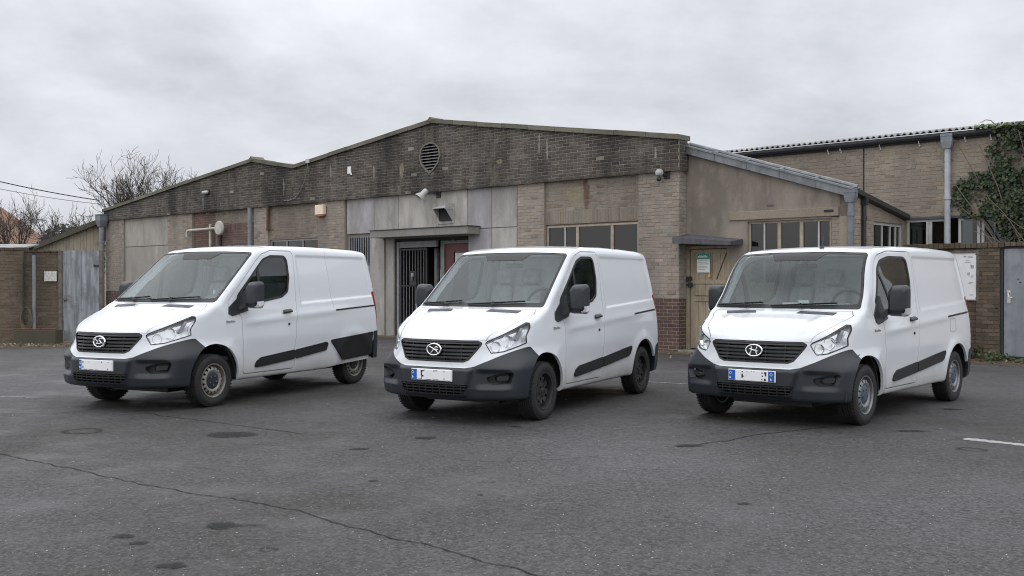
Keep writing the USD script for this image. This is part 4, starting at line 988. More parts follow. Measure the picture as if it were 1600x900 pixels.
# coping stones, each its own, following the two gables
def sloped(p, q, y0, y1, t0, t1):
    (xa, za), (xb, zb) = p, q
    return trimesh.convex.convex_hull(np.array([[x, y, z + t] for (x, z) in (p, q) for y in (y0, y1) for t in (t0, t1)]))
for (p, q) in zip(PROF[:-1], PROF[1:]):
    L = math.dist(p, q); n = max(1, int(round(L / .9)))
    for k in range(n):
        a = np.array(p) + (np.array(q) - p) * (k / n); b = np.array(p) + (np.array(q) - p) * ((k + 1) / n); e = (b - a) / np.linalg.norm(b - a) * .006
        jz = rng.normal(0, .004)
        ware.part('coping_stone', sloped(a + e, b - e, -.15, .32, -.10 + jz, .012 + jz), 'coping_stone', color=tuple(np.full(3, 1 + rng.normal(0, .13))))
ware.part('ridge_stone', trimesh.convex.convex_hull(np.array([[-7.78 + dx, y, 5.95 + dz] for y in (-.16, .33) for dx, dz in ((-.16, -.05), (.16, -.05), (0, .065))])), 'coping_stone', color=ONE)
ware.part('ridge_stone', trimesh.convex.convex_hull(np.array([[-16.35 + dx, y, 5.60 + dz] for y in (-.16, .33) for dx, dz in ((-.16, -.05), (.16, -.06), (0, .075))])), 'coping_stone', color=ONE)
# roofs behind the gables
def roofplane(x0, z0, x1, z1, y0, y1): return trimesh.convex.convex_hull(np.array([[x, y, z + t] for x, z in ((x0, z0), (x1, z1)) for y in (y0, y1) for t in (0, -.08)]))
ware.part('roof', cat([roofplane(-26.85, 4.2, -16.35, 5.42, .28, 16), roofplane(-16.35, 5.42, -14.05, 5.05, .28, 16), roofplane(-14.05, 5.05, -7.78, 5.75, .28, 16), roofplane(-7.78, 5.75, .0, 4.55, .28, 16)]), 'roof_slate')
ware.part('roof_light', cat([roofplane(-15.3, 5.28, -13.4, 5.62, 1.2, 6.0), roofplane(-13.4, 5.62, -12.2, 5.34, 1.2, 6.0)]), 'corrugated')
ware.part('end_wall', cat([bx(-26.86, -26.6, .34, 16, 0, 4.1), bx(-.26, -.003, .37, 16, 0, 4.4), bx(-26.6, -.26, 15.8, 16, 0, 4.2)]), 'tan_mortar', color=ONE)
# louvre in the gable
lv = ware.part('louvre', extr(LOUV.difference(LOUV.buffer(-.045)), -.10, -.02), 'coping_stone', color=(1.25, 1.25, 1.3))
for k in range(10):
    z = 4.57 + .082 * k
    g = LOUV.buffer(-.04).intersection(R(-9, z, -6, z + .02))
    if g.is_empty: continue
    x0, _, x1, _ = g.bounds
    ware.part('louvre_slat', trimesh.convex.convex_hull(np.array([[x, y, zz] for x in (x0, x1) for y, zz in ((-.085, z - .012), (-.085, z + .004), (.04, z + .046), (.04, z + .03))])), 'frame_grey', parent=lv)
ware.part('louvre_back', extr(LOUV.buffer(.01), .06, .08), 'dark_inside', parent=lv)
# concrete panels
PAN = [(-25.36, 2.92, -22.01, 4.0, (.86, .82, .76), .07), (-25.36, 0, -22.01, 2.905, (.78, .74, .69), .07),
       (-11.60, 2.975, -10.36, 4.0, (.98, .97, 1.07), .05), (-10.35, 2.975, -9.30, 4.0, .93, .05), (-9.29, 3.0, -7.76, 4.0, (1.06, 1.04, 1.0), .05), (-7.75, 3.0, -6.56, 4.0, (1.1, 1.08, 1.03), .05), (-6.55, 2.955, -5.68, 4.0, (.80, .80, .90), .055), (-5.67, 2.955, -4.80, 4.0, (.98, .98, .98), .05),
       (-6.53, 0, -5.68, 2.945, (.80, .80, .88), .055), (-5.67, 0, -4.80, 2.945, (1.0, 1.0, .97), .05), (-10.54, 0, -9.90, 2.965, (.86, .85, .83), .045), (-9.89, 0, -9.54, 2.965, (.80, .80, .81), .09), (-11.60, 0, -10.555, 2.04, .85, .05), (-9.53, 2.785, -6.54, 2.97, .85, .06)]
for x0, z0, x1, z1, t, y in PAN:
    ware.part('concrete_panel', bx(x0 + .004, x1 - .004, y, .128, z0 + .003, z1 - .003, .003), 'concrete', color=np.broadcast_to(np.asarray(t, float), (3,)))
# canopy and doorway
ware.part('canopy', cat([bx(-9.98, -6.09, -.42, .04, 2.80, 3.0, .008)]), 'lintel_stone', color=(.95, 1.04, 1.2))
ware.part('canopy_cover', bx(-10.01, -6.06, -.45, .045, 3.003, 3.02, .004), 'lead_dark')
ware.part('porch', cat([bx(-9.528, -9.45, .13, 1.9, .0, 2.78), bx(-6.62, -6.542, .13, 1.9, 0, 2.78), bx(-9.45, -6.62, .13, 1.9, 2.70, 2.779), bx(-9.45, -6.62, 1.9, 1.95, 0, 2.7), bx(-9.45, -6.62, .10, 1.9, .0, .02)]), 'dark_inside')
ware.part('door_frame', cat([bx(-9.44, -9.36, .12, .22, .02, 2.69), bx(-8.30, -8.20, .5, .6, .02, 2.5), bx(-7.84, -7.70, .30, .42, .02, 2.69), bx(-6.72, -6.63, .30, .42, .02, 2.69), bx(-9.36, -7.84, .14, .22, 2.52, 2.69), bx(-7.70, -6.72, .30, .40, 2.60, 2.69)]), 'frame_grey')
gt = ware.part('gate', cat([bx(-9.32, -9.27, .13, .18, .06, 2.5), bx(-8.26, -8.21, .13, .18, .06, 2.5), bx(-9.27, -8.26, .135, .175, 2.44, 2.49), bx(-9.27, -8.26, .135, .175, .06, .12), bx(-9.27, -8.26, .14, .17, 1.43, 1.46)]), 'iron_black')
for k in range(8):
    x = -9.18 + .118 * k
    ware.part('gate_bar', trimesh.creation.cylinder(.009, segment=[[x, .155, .10], [x, .155, 2.46]], sections=8), 'frame_grey', 30, gt)
ware.part('gate_lock', cat([bx(-8.90, -8.62, .10, .14, 1.46, 1.86, .004), bx(-8.80, -8.72, .08, .11, 1.58, 1.76, .004)]), 'iron_black', parent=gt)
ware.part('gate_bolt', cat([tube([(-8.74, .07, 1.60), (-8.74, .06, 1.68), (-8.70, .05, 1.74)], .012, 6), bx(-8.79, -8.70, .072, .09, 1.70, 1.80)]), 'lamp_body', parent=gt)
dd = ware.part('door', bx(-8.2, -7.84, .62, .66, .02, 2.55), 'room_dark', label='dark glazed inner door behind the barred gate')
ware.part('notice', bx(-8.18, -7.88, .605, .612, 1.60, 1.90), 'paper', parent=dd)
rd = ware.part('door', extr(R(-7.69, .03, -6.73, 2.59).difference(R(-7.36, 1.2, -6.9, 2.38)), .34, .39), 'red_paint', label='dark red door right of the barred gate')
ware.part('pane', extr(R(-7.36, 1.2, -6.9, 2.38), .362, .366), 'window_dark', parent=rd); ware.part('notice', bx(-7.33, -6.95, .352, .357, 2.10, 2.34), 'paper', parent=rd)
ware.part('handle', tube([(-7.60, .30, 1.02), (-7.60, .28, 1.1), (-7.60, .30, 1.18)], .012, 6), 'steel_handle', 30, rd)
ware.part('porch_lamp', lathe([(.001, .06), (.07, .05), (.085, .0), (.001, 0)], 20).apply_transform(trimesh.transformations.rotation_matrix(math.pi / 2, (1, 0, 0))).apply_translation((-7.3, .3, 2.66)), 'lamp_body', 40)
def window(th, x0, x1, z0, z1, y, bars, fm='frame_cream', gm='window_dark', fw=.045, back=True, depth=.07, hbars=()):
    """Frame with mullions (position, width, material); one pane between each two."""
    w = th.part('window', cat([bx(x0, x0 + fw, y, y + depth, z0, z1), bx(x1 - fw, x1, y, y + depth, z0, z1), bx(x0 + fw, x1 - fw, y, y + depth, z1 - fw, z1), bx(x0 + fw, x1 - fw, y - .02, y + depth, z0, z0 + fw)]), fm)
    for xm, wd, m in bars: th.part('mullion', bx(xm - wd / 2, xm + wd / 2, y + .004, y + depth - .004, z0 + fw, z1 - fw), m, parent=w)
    xs = [x0 + fw] + [c for xm, wd, _ in bars for c in (xm - wd / 2, xm + wd / 2)] + [x1 - fw]
    for a, b in zip(xs[::2], xs[1::2]): th.part('pane', bx(a, b, y + .032, y + .038, z0 + fw, z1 - fw), gm, parent=w)
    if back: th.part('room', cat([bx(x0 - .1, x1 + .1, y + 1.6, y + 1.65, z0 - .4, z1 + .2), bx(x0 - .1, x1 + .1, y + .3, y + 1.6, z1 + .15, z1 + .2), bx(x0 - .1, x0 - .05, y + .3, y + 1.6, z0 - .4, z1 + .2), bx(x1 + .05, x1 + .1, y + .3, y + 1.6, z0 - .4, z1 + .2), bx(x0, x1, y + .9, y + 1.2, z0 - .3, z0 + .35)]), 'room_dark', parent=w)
    return w
window(ware, -3.84, -1.11, 1.35, 2.925, .09, [(-3.28, .03, 'frame_white'), (-2.90, .08, 'frame_cream'), (-1.87, .08, 'frame_cream')])
window(ware, -15.55, -13.0, 1.3, 2.90, .10, [(-14.7, .06, 'frame_grey'), (-13.85, .06, 'frame_grey')], 'frame_grey')
wb = window(ware, -11.55, -10.55, 2.05, 2.90, .09, [], 'frame_grey')
for k in range(9): ware.part('window_bar', bx(-11.50 + .105 * k, -11.465 + .105 * k, .055, .075, 2.06, 2.89), 'pipe_grey', parent=wb)
ware.part('window_sill', bx(-3.87, -1.08, .0, .13, 1.29, 1.345, .006), 'lintel_stone', color=ONE)

def wall_stain(th, name, mt, x, z, rx, rz, y, seed, run=0.0):
    """A stain with a ragged outline on a wall face, drawn out downwards by run."""
    a = np.linspace(0, 2 * math.pi, 33)[:-1]; k = 1 + .6 * (meshkit.noise(np.stack([np.cos(a) * 1.7 + seed, np.sin(a) * 1.7, a * 0], 1), seed) - .5)
    V, tn = [(x, y, z)], [1.0]
    for f, tt in ((.5, 1.0), (.8, .8), (1.0, 0.0)):
        for j in range(32):
            c, s = math.cos(a[j]), math.sin(a[j]); V.append((x + rx * f * k[j] * c, y, z + rz * f * k[j] * s - (run * f if s < -.3 else 0))); tn.append(tt)
    F = [[0, 1 + (j + 1) % 32, 1 + j] for j in range(32)]
    for q in (0, 32):
        for j in range(32): i0, i1 = 1 + q + j, 1 + q + (j + 1) % 32; F += [[i0, i1, i0 + 32], [i1, i1 + 32, i0 + 32]]
    th.part(name, trimesh.Trimesh(np.array(V), F, process=False), mt, color=np.repeat(np.array(tn)[:, None], 3, 1))
wall_stain(ware, 'rust_stain', 'rust_run', -2.60, 3.80, .13, .20, .0555, 3, .42); wall_stain(ware, 'rust_stain', 'lichen_pale', -2.95, 3.66, .26, .3, .0555, 5, .1)
wall_stain(ware, 'lichen', 'lichen_pale', -5.28, 4.62, .13, .09, -.0815, 4); wall_stain(ware, 'lichen', 'lichen_pale', -9.0, 4.70, .12, .22, -.0815, 6, .1)
for k_, (sx, sz, sr) in enumerate(((-3.95, 5.0, .28), (-3.70, 4.80, .30), (-10.2, 4.72, .25), (-14.6, 4.6, .3), (-12.2, 4.9, .22), (-.55, 4.45, .14), (-19.4, 4.35, .3), (-22.6, 4.22, .18))): wall_stain(ware, 'lime_stain', 'lime_run', sx, sz, .035, sr, -.0815, 11 + k_, .08)
wall_stain(ware, 'lime_stain', 'lime_run', -1.9, 3.93, .55, .035, .0555, 31); wall_stain(ware, 'lime_stain', 'lime_run', -3.5, 3.92, .25, .05, .0555, 33)
# ------------------------------------------------------------------ things fixed to the warehouse
t = Thing('alarm_box', 'cream alarm box with an orange foot on the pillar left of the grey panels', 'alarm box', (-12.73, 0, 3.55))
t.part('case', bx(-12.94, -12.53, -.13, .0, 3.60, 3.90, .015), 'alarm_cream'); t.part('strobe', bx(-12.91, -12.56, -.12, -.01, 3.545, 3.60, .012), 'alarm_orange')
t = Thing('floodlight', 'silver floodlight angled out from the wall under the louvre', 'lamp', (-7.9, 0, 3.95))
t.part('bracket', cat([tube([(-7.62, .05, 3.92), (-7.64, -.14, 3.95), (-7.76, -.26, 3.93)], .022, 8), bx(-7.70, -7.56, .01, .055, 3.84, 4.0, .006), tube([(-7.95, -.02, 4.02), (-7.93, -.02, 4.2), (-7.90, -.075, 4.38)], .010, 6)]), 'iron_black', 30)
hd = rot(cat([lathe([(.001, -.16), (.06, -.15), (.085, -.10), (.09, .02), (.15, .12), (.155, .15), (.14, .15), (.08, .04), (.001, .03)], 28)]), 180, (0, 0, 1))
hd = rot(rot(hd, 48, (1, 0, 0)), -35, (0, 0, 1)); t.part('lamp_head', move(hd, (-7.86, -.32, 3.93)), 'vent_steel', 35)
t = Thing('vent_hood', 'open metal vent hood with a black mouth right above the doorway canopy', 'vent', (-7.3, 0, 3.2))
t.part('backplate', bx(-7.68, -7.05, .03, .048, 3.12, 3.66, .004), 'concrete', color=(1.15, 1.12, 1.05))
hood = cat([trimesh.convex.convex_hull(np.array([(-7.10, .03, 3.60), (-7.115, .03, 3.60), (-7.10, -.24, 3.53), (-7.115, -.24, 3.53), (-7.10, .03, 3.20), (-7.115, .03, 3.20)])), trimesh.convex.convex_hull(np.array([(-7.60, .03, 3.60), (-7.585, .03, 3.60), (-7.60, -.24, 3.53), (-7.585, -.24, 3.53), (-7.60, .03, 3.20), (-7.585, .03, 3.20)])), trimesh.convex.convex_hull(np.array([(x, y, z + d) for x in (-7.60, -7.10) for y, z in ((.03, 3.60), (-.25, 3.52)) for d in (0, .014)])), bx(-7.11, -7.085, -.25, .03, 3.50, 3.66)])
t.part('hood', hood, 'vent_steel'); t.part('mouth', bx(-7.585, -7.115, .0, .026, 3.2, 3.585), 'dark_inside')
t = t = Thing('security_light', 'round pale security light on the right corner pillar of the warehouse', 'lamp', (-.4, 0, 3.95))
t.part('head', move(rot(lathe([(.001, -.10), (.055, -.09), (.08, -.05), (.085, .02), (.07, .04), (.001, .04)], 26), 0, (0, 0, 1)), (-.40, -.14, 3.97)), 'vent_steel', 40); t.part('arm', cat([tube([(-.30, 0.01, 3.92), (-.36, -.10, 3.94), (-.46, -.13, 3.96)], .04, 8), bx(-.37, -.22, -.012, .012, 3.84, 4.0, .005)]), 'iron_black', 30); t.part('sensor', move(trimesh.creation.icosphere(2, .055), (-.40, -.17, 3.83)), 'iron_black', 40)
t = Thing('wall_plate', 'small white plate high on the dark gable bricks', 'plate', (-11.3, -.08, 4.8)); t.part('plate', cat([bx(-11.38, -11.22, -.105, -.083, 4.74, 4.95, .004), bx(-11.25, -11.19, -.10, -.083, 4.70, 4.76)]), 'sign_white')
t = Thing('bulkhead_lamp', 'little oval lamp on the left gable above the flue pipe', 'lamp', (-19.1, -.08, 4.68)); t.part('lamp', trimesh.convex.convex_hull(np.vstack([move(trimesh.creation.icosphere(2, .06), (-19.24, -.16, 4.66)).vertices, move(trimesh.creation.icosphere(2, .06), (-19.02, -.16, 4.66)).vertices])), 'vent_steel', 40); t.part('bracket', bx(-19.3, -18.98, -.11, -.083, 4.68, 4.76, .004), 'iron_black')
t = Thing('loose_cable', 'loose grey cable hanging in a curve down the gable valley', 'cable', (-13.3, -.1, 5.2))
cp = np.array([(-13.22, -.17, 5.26), (-13.22, -.18, 5.10), (-13.32, -.15, 4.90), (-13.46, -.13, 4.66), (-13.62, -.12, 4.45), (-13.80, -.11, 4.28), (-14.0, -.11, 4.17), (-14.25, -.11, 4.12), (-14.55, -.11, 4.13)])
t.part('cable', tube(cp, .014, 6), 'cable_grey', 30); t.part('clip', bx(-13.30, -13.14, -.20, -.15, 5.20, 5.33, .006), 'vent_steel')
t = Thing('flue_pipe', 'white horizontal flue pipe ending in a round cap before red brickwork', 'pipe', (-19, 0, 3.3))
t.part('pipe', cat([tube([(-20.45, -.10, 3.16), (-20.45, -.10, 3.30), (-20.40, -.10, 3.37), (-20.3, -.10, 3.385), (-18.35, -.10, 3.40)], .045, 10)]), 'pipe_white', 40); t.part('cap', move(lathe([(.001, -.07), (.22, -.06), (.25, -.02), (.25, .02), (.001, .03)], 28), (-18.22, -.16, 3.39)), 'pipe_white', 35)
t.part('stand_pipe', tube([(-19.0, -.04, .1), (-19.0, -.04, 3.56)], .05, 10), 'pipe_white', 40, label='upright white pipe crossing behind the horizontal one'); t.part('broad_pipe', tube([(-18.55, .0, .1), (-18.55, .0, 3.22)], .09, 12), 'post_rust', 40)
def downpipe(label, x, y, z0, z1, r, mt, cat_='downpipe', hopper=None, hm=None, clips=(), frame='site', group=None, swan=None):
    t = Thing('downpipe', label, cat_, (x, y, z0), frame, group)
    pts = [(x, y, z0), (x, y, z1)] if not swan else [(x, y, z0), (x, y, z1 - .35), (x + swan[0], y + swan[1], z1 - .05), (x + swan[0], y + swan[1], z1)]
    t.part('pipe', tube(pts, r, 14), mt, 40)
    for k, z in enumerate(clips): t.part('collar', tube([(x, y, z), (x, y, z + .07)], r * 1.22, 14), mt, 40)
    if hopper:
        w, h = hopper; t.part('hopper', trimesh.convex.convex_hull(np.array([[x + sx * a, y + sy * b, z1 + zz] for zz, a, b in ((0, r * 1.2, r * 1.2), (h * .55, w, w * .8), (h, w, w * .8)) for sx in (-1, 1) for sy in (-1, 1)])), hm or mt)
        t.part('hopper_rim', bx(x - w * 1.06, x + w * 1.06, y - w * .86, y + w * .86, z1 + h, z1 + h + .05), hm or mt)
    return t
downpipe('blue grey downpipe with a bucket hopper at the far left end of the warehouse', -26.72, -.22, .0, 3.75, .10, 'pipe_grey', hopper=(.21, .44), hm='pipe_blue', clips=(1.9, 3.1))
downpipe('slim pale grey pipe down the left half of the warehouse, white collar midway', -16.52, -.07, .0, 4.0, .075, 'pipe_grey', clips=(3.36,))
t = Thing('rusted_pipe', 'short rust brown pipe hanging under the gable right of the pale pipe', 'pipe', (-15.55, 0, 3.2)); t.part('pipe', tube([(-15.55, -.04, 3.22), (-15.55, -.04, 4.0)], .045, 8), 'rust', 40); t.part('foot', tube([(-15.55, -.04, 3.22), (-15.55, -.04, 3.30)], .06, 8), 'rust', 40)

# ================================================================== LEAN-TO between the warehouse and the rear building
lean = Thing('lean_to', 'rendered lean-to with a sloping lead edge, small window and wooden door', 'building', (1.9, .31, 0))
YL = .31
ltop = Polygon([(.0, 0), (3.74, 0), (3.74, 3.34), (.0, 4.50)])
ldoor, lwin = R(.0, 0, 1.08, 2.36), R(1.51, 1.5, 3.35, 2.83)
lean.part('wall', extr(ltop.difference(ldoor).difference(lwin).difference(R(3.36, 0, 3.74, 2.86)), YL, YL + .22), 'render_tan', color=ONE)
lean.part('pier', extr(R(3.36, 0, 3.74, 2.85), YL + .014, YL + .22), 'rear_mortar', color=ONE)
sw_poly = Polygon([(.31, 0), (3.14, 0), (3.14, 2.88), (.31, 3.30)])
swin = R(1.45, 1.45, 2.98, 2.80)
lean.part('side_wall', extr(sw_poly.difference(swin), 3.53, 3.748, 'yz'), 'rear_mortar', color=ONE)
brickwork(lean, [(R(3.37, 0, 3.74, 2.85), face_front(YL + .014), 'rear_brick', {}), (sw_poly.difference(swin), face_right(3.748), 'rear_brick', {})])
lean.part('lintel', bx(1.08, 3.52, YL - .03, YL + .1, 2.87, 3.05, .008), 'lintel_stone', color=(1.08, 1.05, 1.0))
lean.part('air_brick', bx(3.22, 3.42, YL - .036, YL - .028, 2.95, 3.0), 'dark_inside'); lean.part('iron_stain', bx(1.95, 2.12, YL - .003, YL, 3.12, 3.17), 'post_rust')
window(lean, 1.51, 3.35, 1.5, 2.83, YL + .05, [(1.87, .03, 'frame_white'), (2.21, .075, 'frame_cream'), (2.70, .075, 'frame_cream'), (3.07, .03, 'frame_white')])
w = lean.part('window', cat([bx(3.66, 3.72, 1.45, 1.51, 1.45, 2.80), bx(3.66, 3.72, 2.92, 2.98, 1.45, 2.80), bx(3.66, 3.72, 1.51, 2.92, 2.74, 2.80), bx(3.66, 3.72, 1.51, 2.92, 1.45, 1.51)]), 'frame_white')
for y in (1.98, 2.40, 2.70): lean.part('mullion', bx(3.665, 3.715, y - .02, y + .02, 1.51, 2.74), 'frame_white', parent=w)
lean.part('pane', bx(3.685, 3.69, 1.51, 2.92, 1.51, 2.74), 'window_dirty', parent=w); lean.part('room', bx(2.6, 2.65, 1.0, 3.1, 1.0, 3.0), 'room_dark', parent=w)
lean.part('roof', trimesh.convex.convex_hull(np.array([[0, YL - .02, 4.54], [3.80, YL - .02, 3.37], [0, 3.14, 4.30], [3.80, 3.14, 2.98], [0, YL - .02, 4.48], [3.80, YL - .02, 3.31], [0, 3.14, 4.24], [3.80, 3.14, 2.92]])), 'lead_dark')
for k in range(5):                                          # lead-dressed verge, sheet by sheet
    a, b = k / 5, (k + 1) / 5; p = (3.84 * a, 4.57 - 1.19 * a); q = (3.84 * b - .008, 4.57 - 1.19 * b)
    lean.part('verge_board', sloped(p, q, YL - .10, YL - .02, -.17, -.015), 'lead_grey')
    lean.part('lead_sheet', cat([sloped(p, q, YL - .13, YL + .30, -.015, .02 + .006 * (k % 2)), tube([(p[0], YL + .14, p[1] + .05), (q[0], YL + .14, q[1] + .05)], .045, 8)] + [tube([(q[0] - .02, YL - .13, q[1] + .01), (q[0] - .02, YL + .05, q[1] + .045), (q[0] - .02, YL + .3, q[1] + .03)], .022, 6)]), 'lead_grey')
lean.part('gutter', trimesh.convex.convex_hull(np.array([[3.70, y, z + d] for y, z in ((.45, 3.36), (3.12, 2.98)) for d in (-.10, .0)] + [[3.86, y, z + d] for y, z in ((.45, 3.36), (3.12, 2.98)) for d in (-.06, .03)])), 'pipe_dark')
lean.part('door_hood', trimesh.convex.convex_hull(np.array([[-.03, -.20, 2.40], [1.40, -.20, 2.33], [-.03, -.20, 2.54], [1.40, -.20, 2.41], [-.01, YL - .3, 2.42], [1.40, YL, 2.36], [-.01, YL, 2.62], [1.40, YL, 2.47]])), 'lead_dark')
lean.part('door_frame', cat([bx(.0, .075, YL + .01, YL + .14, .06, 2.35), bx(1.015, 1.08, YL + .01, YL + .14, .06, 2.35), bx(.075, 1.015, YL + .01, YL + .14, 2.29, 2.35)]), 'timber_door')
wd = lean.part('door', bx(.08, 1.01, YL + .085, YL + .11, .09, 2.285), 'dark_inside', label='weathered wooden plank door with a green and white notice')
for k in range(5):
    x0 = .085 + .185 * k
    for z0, z1 in ((.10, 1.25), (1.26, 2.28)):
        lean.part('plank', bx(x0 + .003, x0 + .182, YL + .055 + rng.normal(0, .002), YL + .085, z0 + .003, z1 - .003, .004), 'timber_door', parent=wd)
lean.part('rail', cat([bx(.09, 1.0, YL + .035, YL + .056, 1.52, 1.60, .004), bx(.09, 1.0, YL + .035, YL + .056, 1.14, 1.24, .004), bx(.09, 1.0, YL + .037, YL + .056, 2.19, 2.27, .004), bx(.09, .19, YL + .038, YL + .056, .10, 2.26, .004)]), 'timber_door', parent=wd)
lean.part('brace', tube([(.74, YL + .045, 1.62), (.98, YL + .045, 2.18)], .008, 6), 'dark_inside', parent=wd)
lean.part('bolt', cat([bx(.02, .14, YL - .02, YL + .02, 1.60, 1.68, .004), tube([(.02, YL - .02, 1.50), (.22, YL - .02, 1.50)], .014, 6), bx(.06, .15, YL - .03, YL + .02, 1.45, 1.55, .004), move(trimesh.creation.icosphere(1, .03), (.05, YL - .03, 1.60))]), 'iron_black', parent=wd); lean.part('padlock', cat([bx(.54, .60, YL + .015, YL + .035, 1.66, 1.73, .006), bx(.56, .575, YL + .03, YL + .05, 1.70, 1.80)]), 'brass', parent=wd)
lean.part('door_step', bx(-.0, 1.2, YL - .35, YL + .2, .0, .075, .01), 'kerb_stone')
t = Thing('door_notice', 'white notice with a green band on the wooden door', 'sign', (.43, YL, 1.9))
sb = t.part('board', bx(.265, .585, YL + .028, YL + .034, 1.77, 2.19), 'sign_white'); t.part('band', bx(.268, .582, YL + .022, YL + .027, 2.06, 2.187), 'sign_green', parent=sb)
tx = cat([meshkit.text_mesh('NOTICE', .052, .002)]); tx.apply_transform(trimesh.transformations.rotation_matrix(math.pi / 2, (1, 0, 0))); tx.apply_translation((.300, YL + .0215, 2.10))
t.part('lettering', cat([bx(.29 + .035 * k, .29 + .035 * k + .022, YL + .019, YL + .0215, 2.095, 2.095 + (.05 if k % 3 else .035)) for k in range(7)]), 'sign_white', parent=sb)
t.part('small_print', cat([bx(.29, .29 + w_, YL + .024, YL + .0275, z, z + .012) for z, w_ in ((2.02, .26), (1.985, .22), (1.95, .25), (1.90, .20), (1.865, .24), (1.83, .17))]), 'sign_pale_ink', parent=sb)
downpipe('grey downpipe with a hopper at the right corner of the lean-to', 3.80, .22, .0, 3.12, .062, 'pipe_blue', hopper=(.105, .18), hm='pipe_blue', clips=(2.05, 2.85))
downpipe('thin black downpipe on the brick side of the lean-to', 3.80, .85, .0, 3.10, .045, 'pipe_dark', clips=(2.8,), hopper=(.07, .12))

# ================================================================== REAR BUILDING with ivy
rear = Thing('rear_building', 'long yellow brick rear building with a corrugated roof edge and window band', 'building', (4, 3.15, 0))
YR = 3.15
wband = R(3.78, 1.2, 7.15, 2.92)
rear.part('wall', extr(R(-1.2, 0, 11.0, 4.66).difference(wband), YR + .012, YR + .28), 'rear_mortar', color=ONE)
brickwork(rear, [(R(-1.2, 2.94, 2.80, 4.66), face_front(YR + .012), 'rear_brick', {}), (R(2.83, 2.94, 8.0, 4.66), face_front(YR + .012), 'rear_brick', {}), (R(7.18, 1.0, 10.9, 2.93), face_front(YR + .012), 'rear_brick', {})])
rear.part('wall_joint', bx(2.805, 2.825, YR - .004, YR + .01, 2.94, 4.6), 'dark_inside')
rear.part('window_head', bx(3.78, 7.15, YR - .02, YR + .2, 2.90, 2.955, .004), 'lead_dark')
for x0, x1, gm in ((3.80, 4.20, 'window_dark'), (4.28, 4.60, 'window_dirty'), (4.88, 5.24, 'window_dark'), (5.34, 5.84, 'window_dark'), (5.92, 6.4, 'window_dark'), (6.5, 7.1, 'window_dark')):
    w = rear.part('window', cat([bx(x0 - .035, x0 + .02, YR + .02, YR + .09, 1.25, 2.90), bx(x1 - .02, x1 + .035, YR + .02, YR + .09, 1.25, 2.90), bx(x0 + .02, x1 - .02, YR + .02, YR + .09, 2.85, 2.90), bx(x0 + .02, x1 - .02, YR + .02, YR + .09, 1.25, 1.31)]), 'frame_white')
    rear.part('pane', bx(x0 + .02, x1 - .02, YR + .05, YR + .056, 1.31, 2.85), gm, parent=w)
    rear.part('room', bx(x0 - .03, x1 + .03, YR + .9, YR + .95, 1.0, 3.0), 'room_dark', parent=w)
xs = np.arange(-1.3, 11.0, .018); zc = .024 * np.cos(2 * math.pi * xs / .135)
def corr(dz):
    V = np.vstack([np.stack([xs, np.full(len(xs), y), zc + z + dz], 1) for y, z in ((YR - .16, 4.76), (YR + 6, 5.655))]); n = len(xs)
    F = np.vstack([[[k, k + 1, n + k + 1], [k, n + k + 1, n + k]] for k in range(n - 1)]); return V, F
V0, F0 = corr(0); V1, F1 = corr(-.022); n = len(xs)
edge = np.vstack([[[k, k + 1, 2 * n + k + 1], [k, 2 * n + k + 1, 2 * n + k]] for k in range(n - 1)])
rear.part('roof', trimesh.Trimesh(np.vstack([V0, V1]), np.vstack([F0, F1[:, ::-1] + 2 * n, edge]), process=False), 'corrugated', 30)
rear.part('fascia', bx(-1.2, 11, YR - .05, YR + .012, 4.55, 4.70), 'dark_inside')
gp = [(-.13, .0), (-.125, -.06), (-.09, -.105), (-.04, -.115), (.0, -.09), (.0, 0), (-.01, 0), (-.01, -.085), (-.04, -.105), (-.085, -.095), (-.115, -.055), (-.12, 0)]
gp = Polygon([(YR - .03 + a, 4.70 + b) for a, b in gp]); rear.part('gutter', extr(gp, -1.25, 11.0, 'yz'), 'pipe_dark')
for x in (2.0, 2.3, 3.2, 4.05, 5.0, 5.5): rear.part('gutter_bracket', cat([bx(x - .008, x + .008, YR - .08, YR - .0, 4.52, 4.585), bx(x - .014, x + .014, YR - .02, YR + .008, 4.47, 4.54)]), 'vent_steel')
downpipe('tall pale grey downpipe with a tapered hopper on the rear building beside the ivy', 4.66, YR - .09, .0, 4.36, .062, 'pipe_light', hopper=(.115, .26), hm='pipe_grey', clips=(2.0, 3.3))

# ================================================================== YARD WALL on the right, with its metal door and notice board
yw = Thing('yard_wall', 'mossy brick yard wall with a pier on the right of the yard', 'wall', (5.2, 2.4, 0))
YW = 2.40
yw.part('wall', cat([bx(3.98, 5.44, YW + .05, YW + .25, 0, 2.235), bx(5.44, 5.88, YW + .012, YW + .28, 0, 2.235), bx(6.95, 9.2, YW + .05, YW + .25, 0, 2.235), bx(5.88, 6.95, YW + .05, YW + .25, 2.26, 2.30)]), 'yard_mortar', color=ONE)
brickwork(yw, [(R(5.44, 0, 5.88, 2.235), face_front(YW + .012), 'yard_brick', dict(tv=.16, dep=.010)), (R(3.98, 0, 5.44, 2.235), face_front(YW + .05), 'yard_brick', dict(tv=.16, dep=.010)), (R(6.95, 0, 9.2, 2.235), face_front(YW + .05), 'yard_brick', dict(tv=.16, dep=.010))], limit=295)
x = 3.98
while x < 9.1:
    wd_ = .105; yw.part('coping_brick', bx(x + .004, x + wd_ - .004, YW - .02 + rng.normal(0, .004), YW + .30, 2.24 + (.02 if 5.88 < x < 6.95 else 0), 2.345 + rng.normal(0, .005), .006), 'yard_brick', color=tuple(np.full(3, .85 + rng.normal(0, .14)))); x += wd_
md = Thing('metal_door', 'grey galvanised metal door at the right edge of the yard', 'door', (6.4, YW, 0))
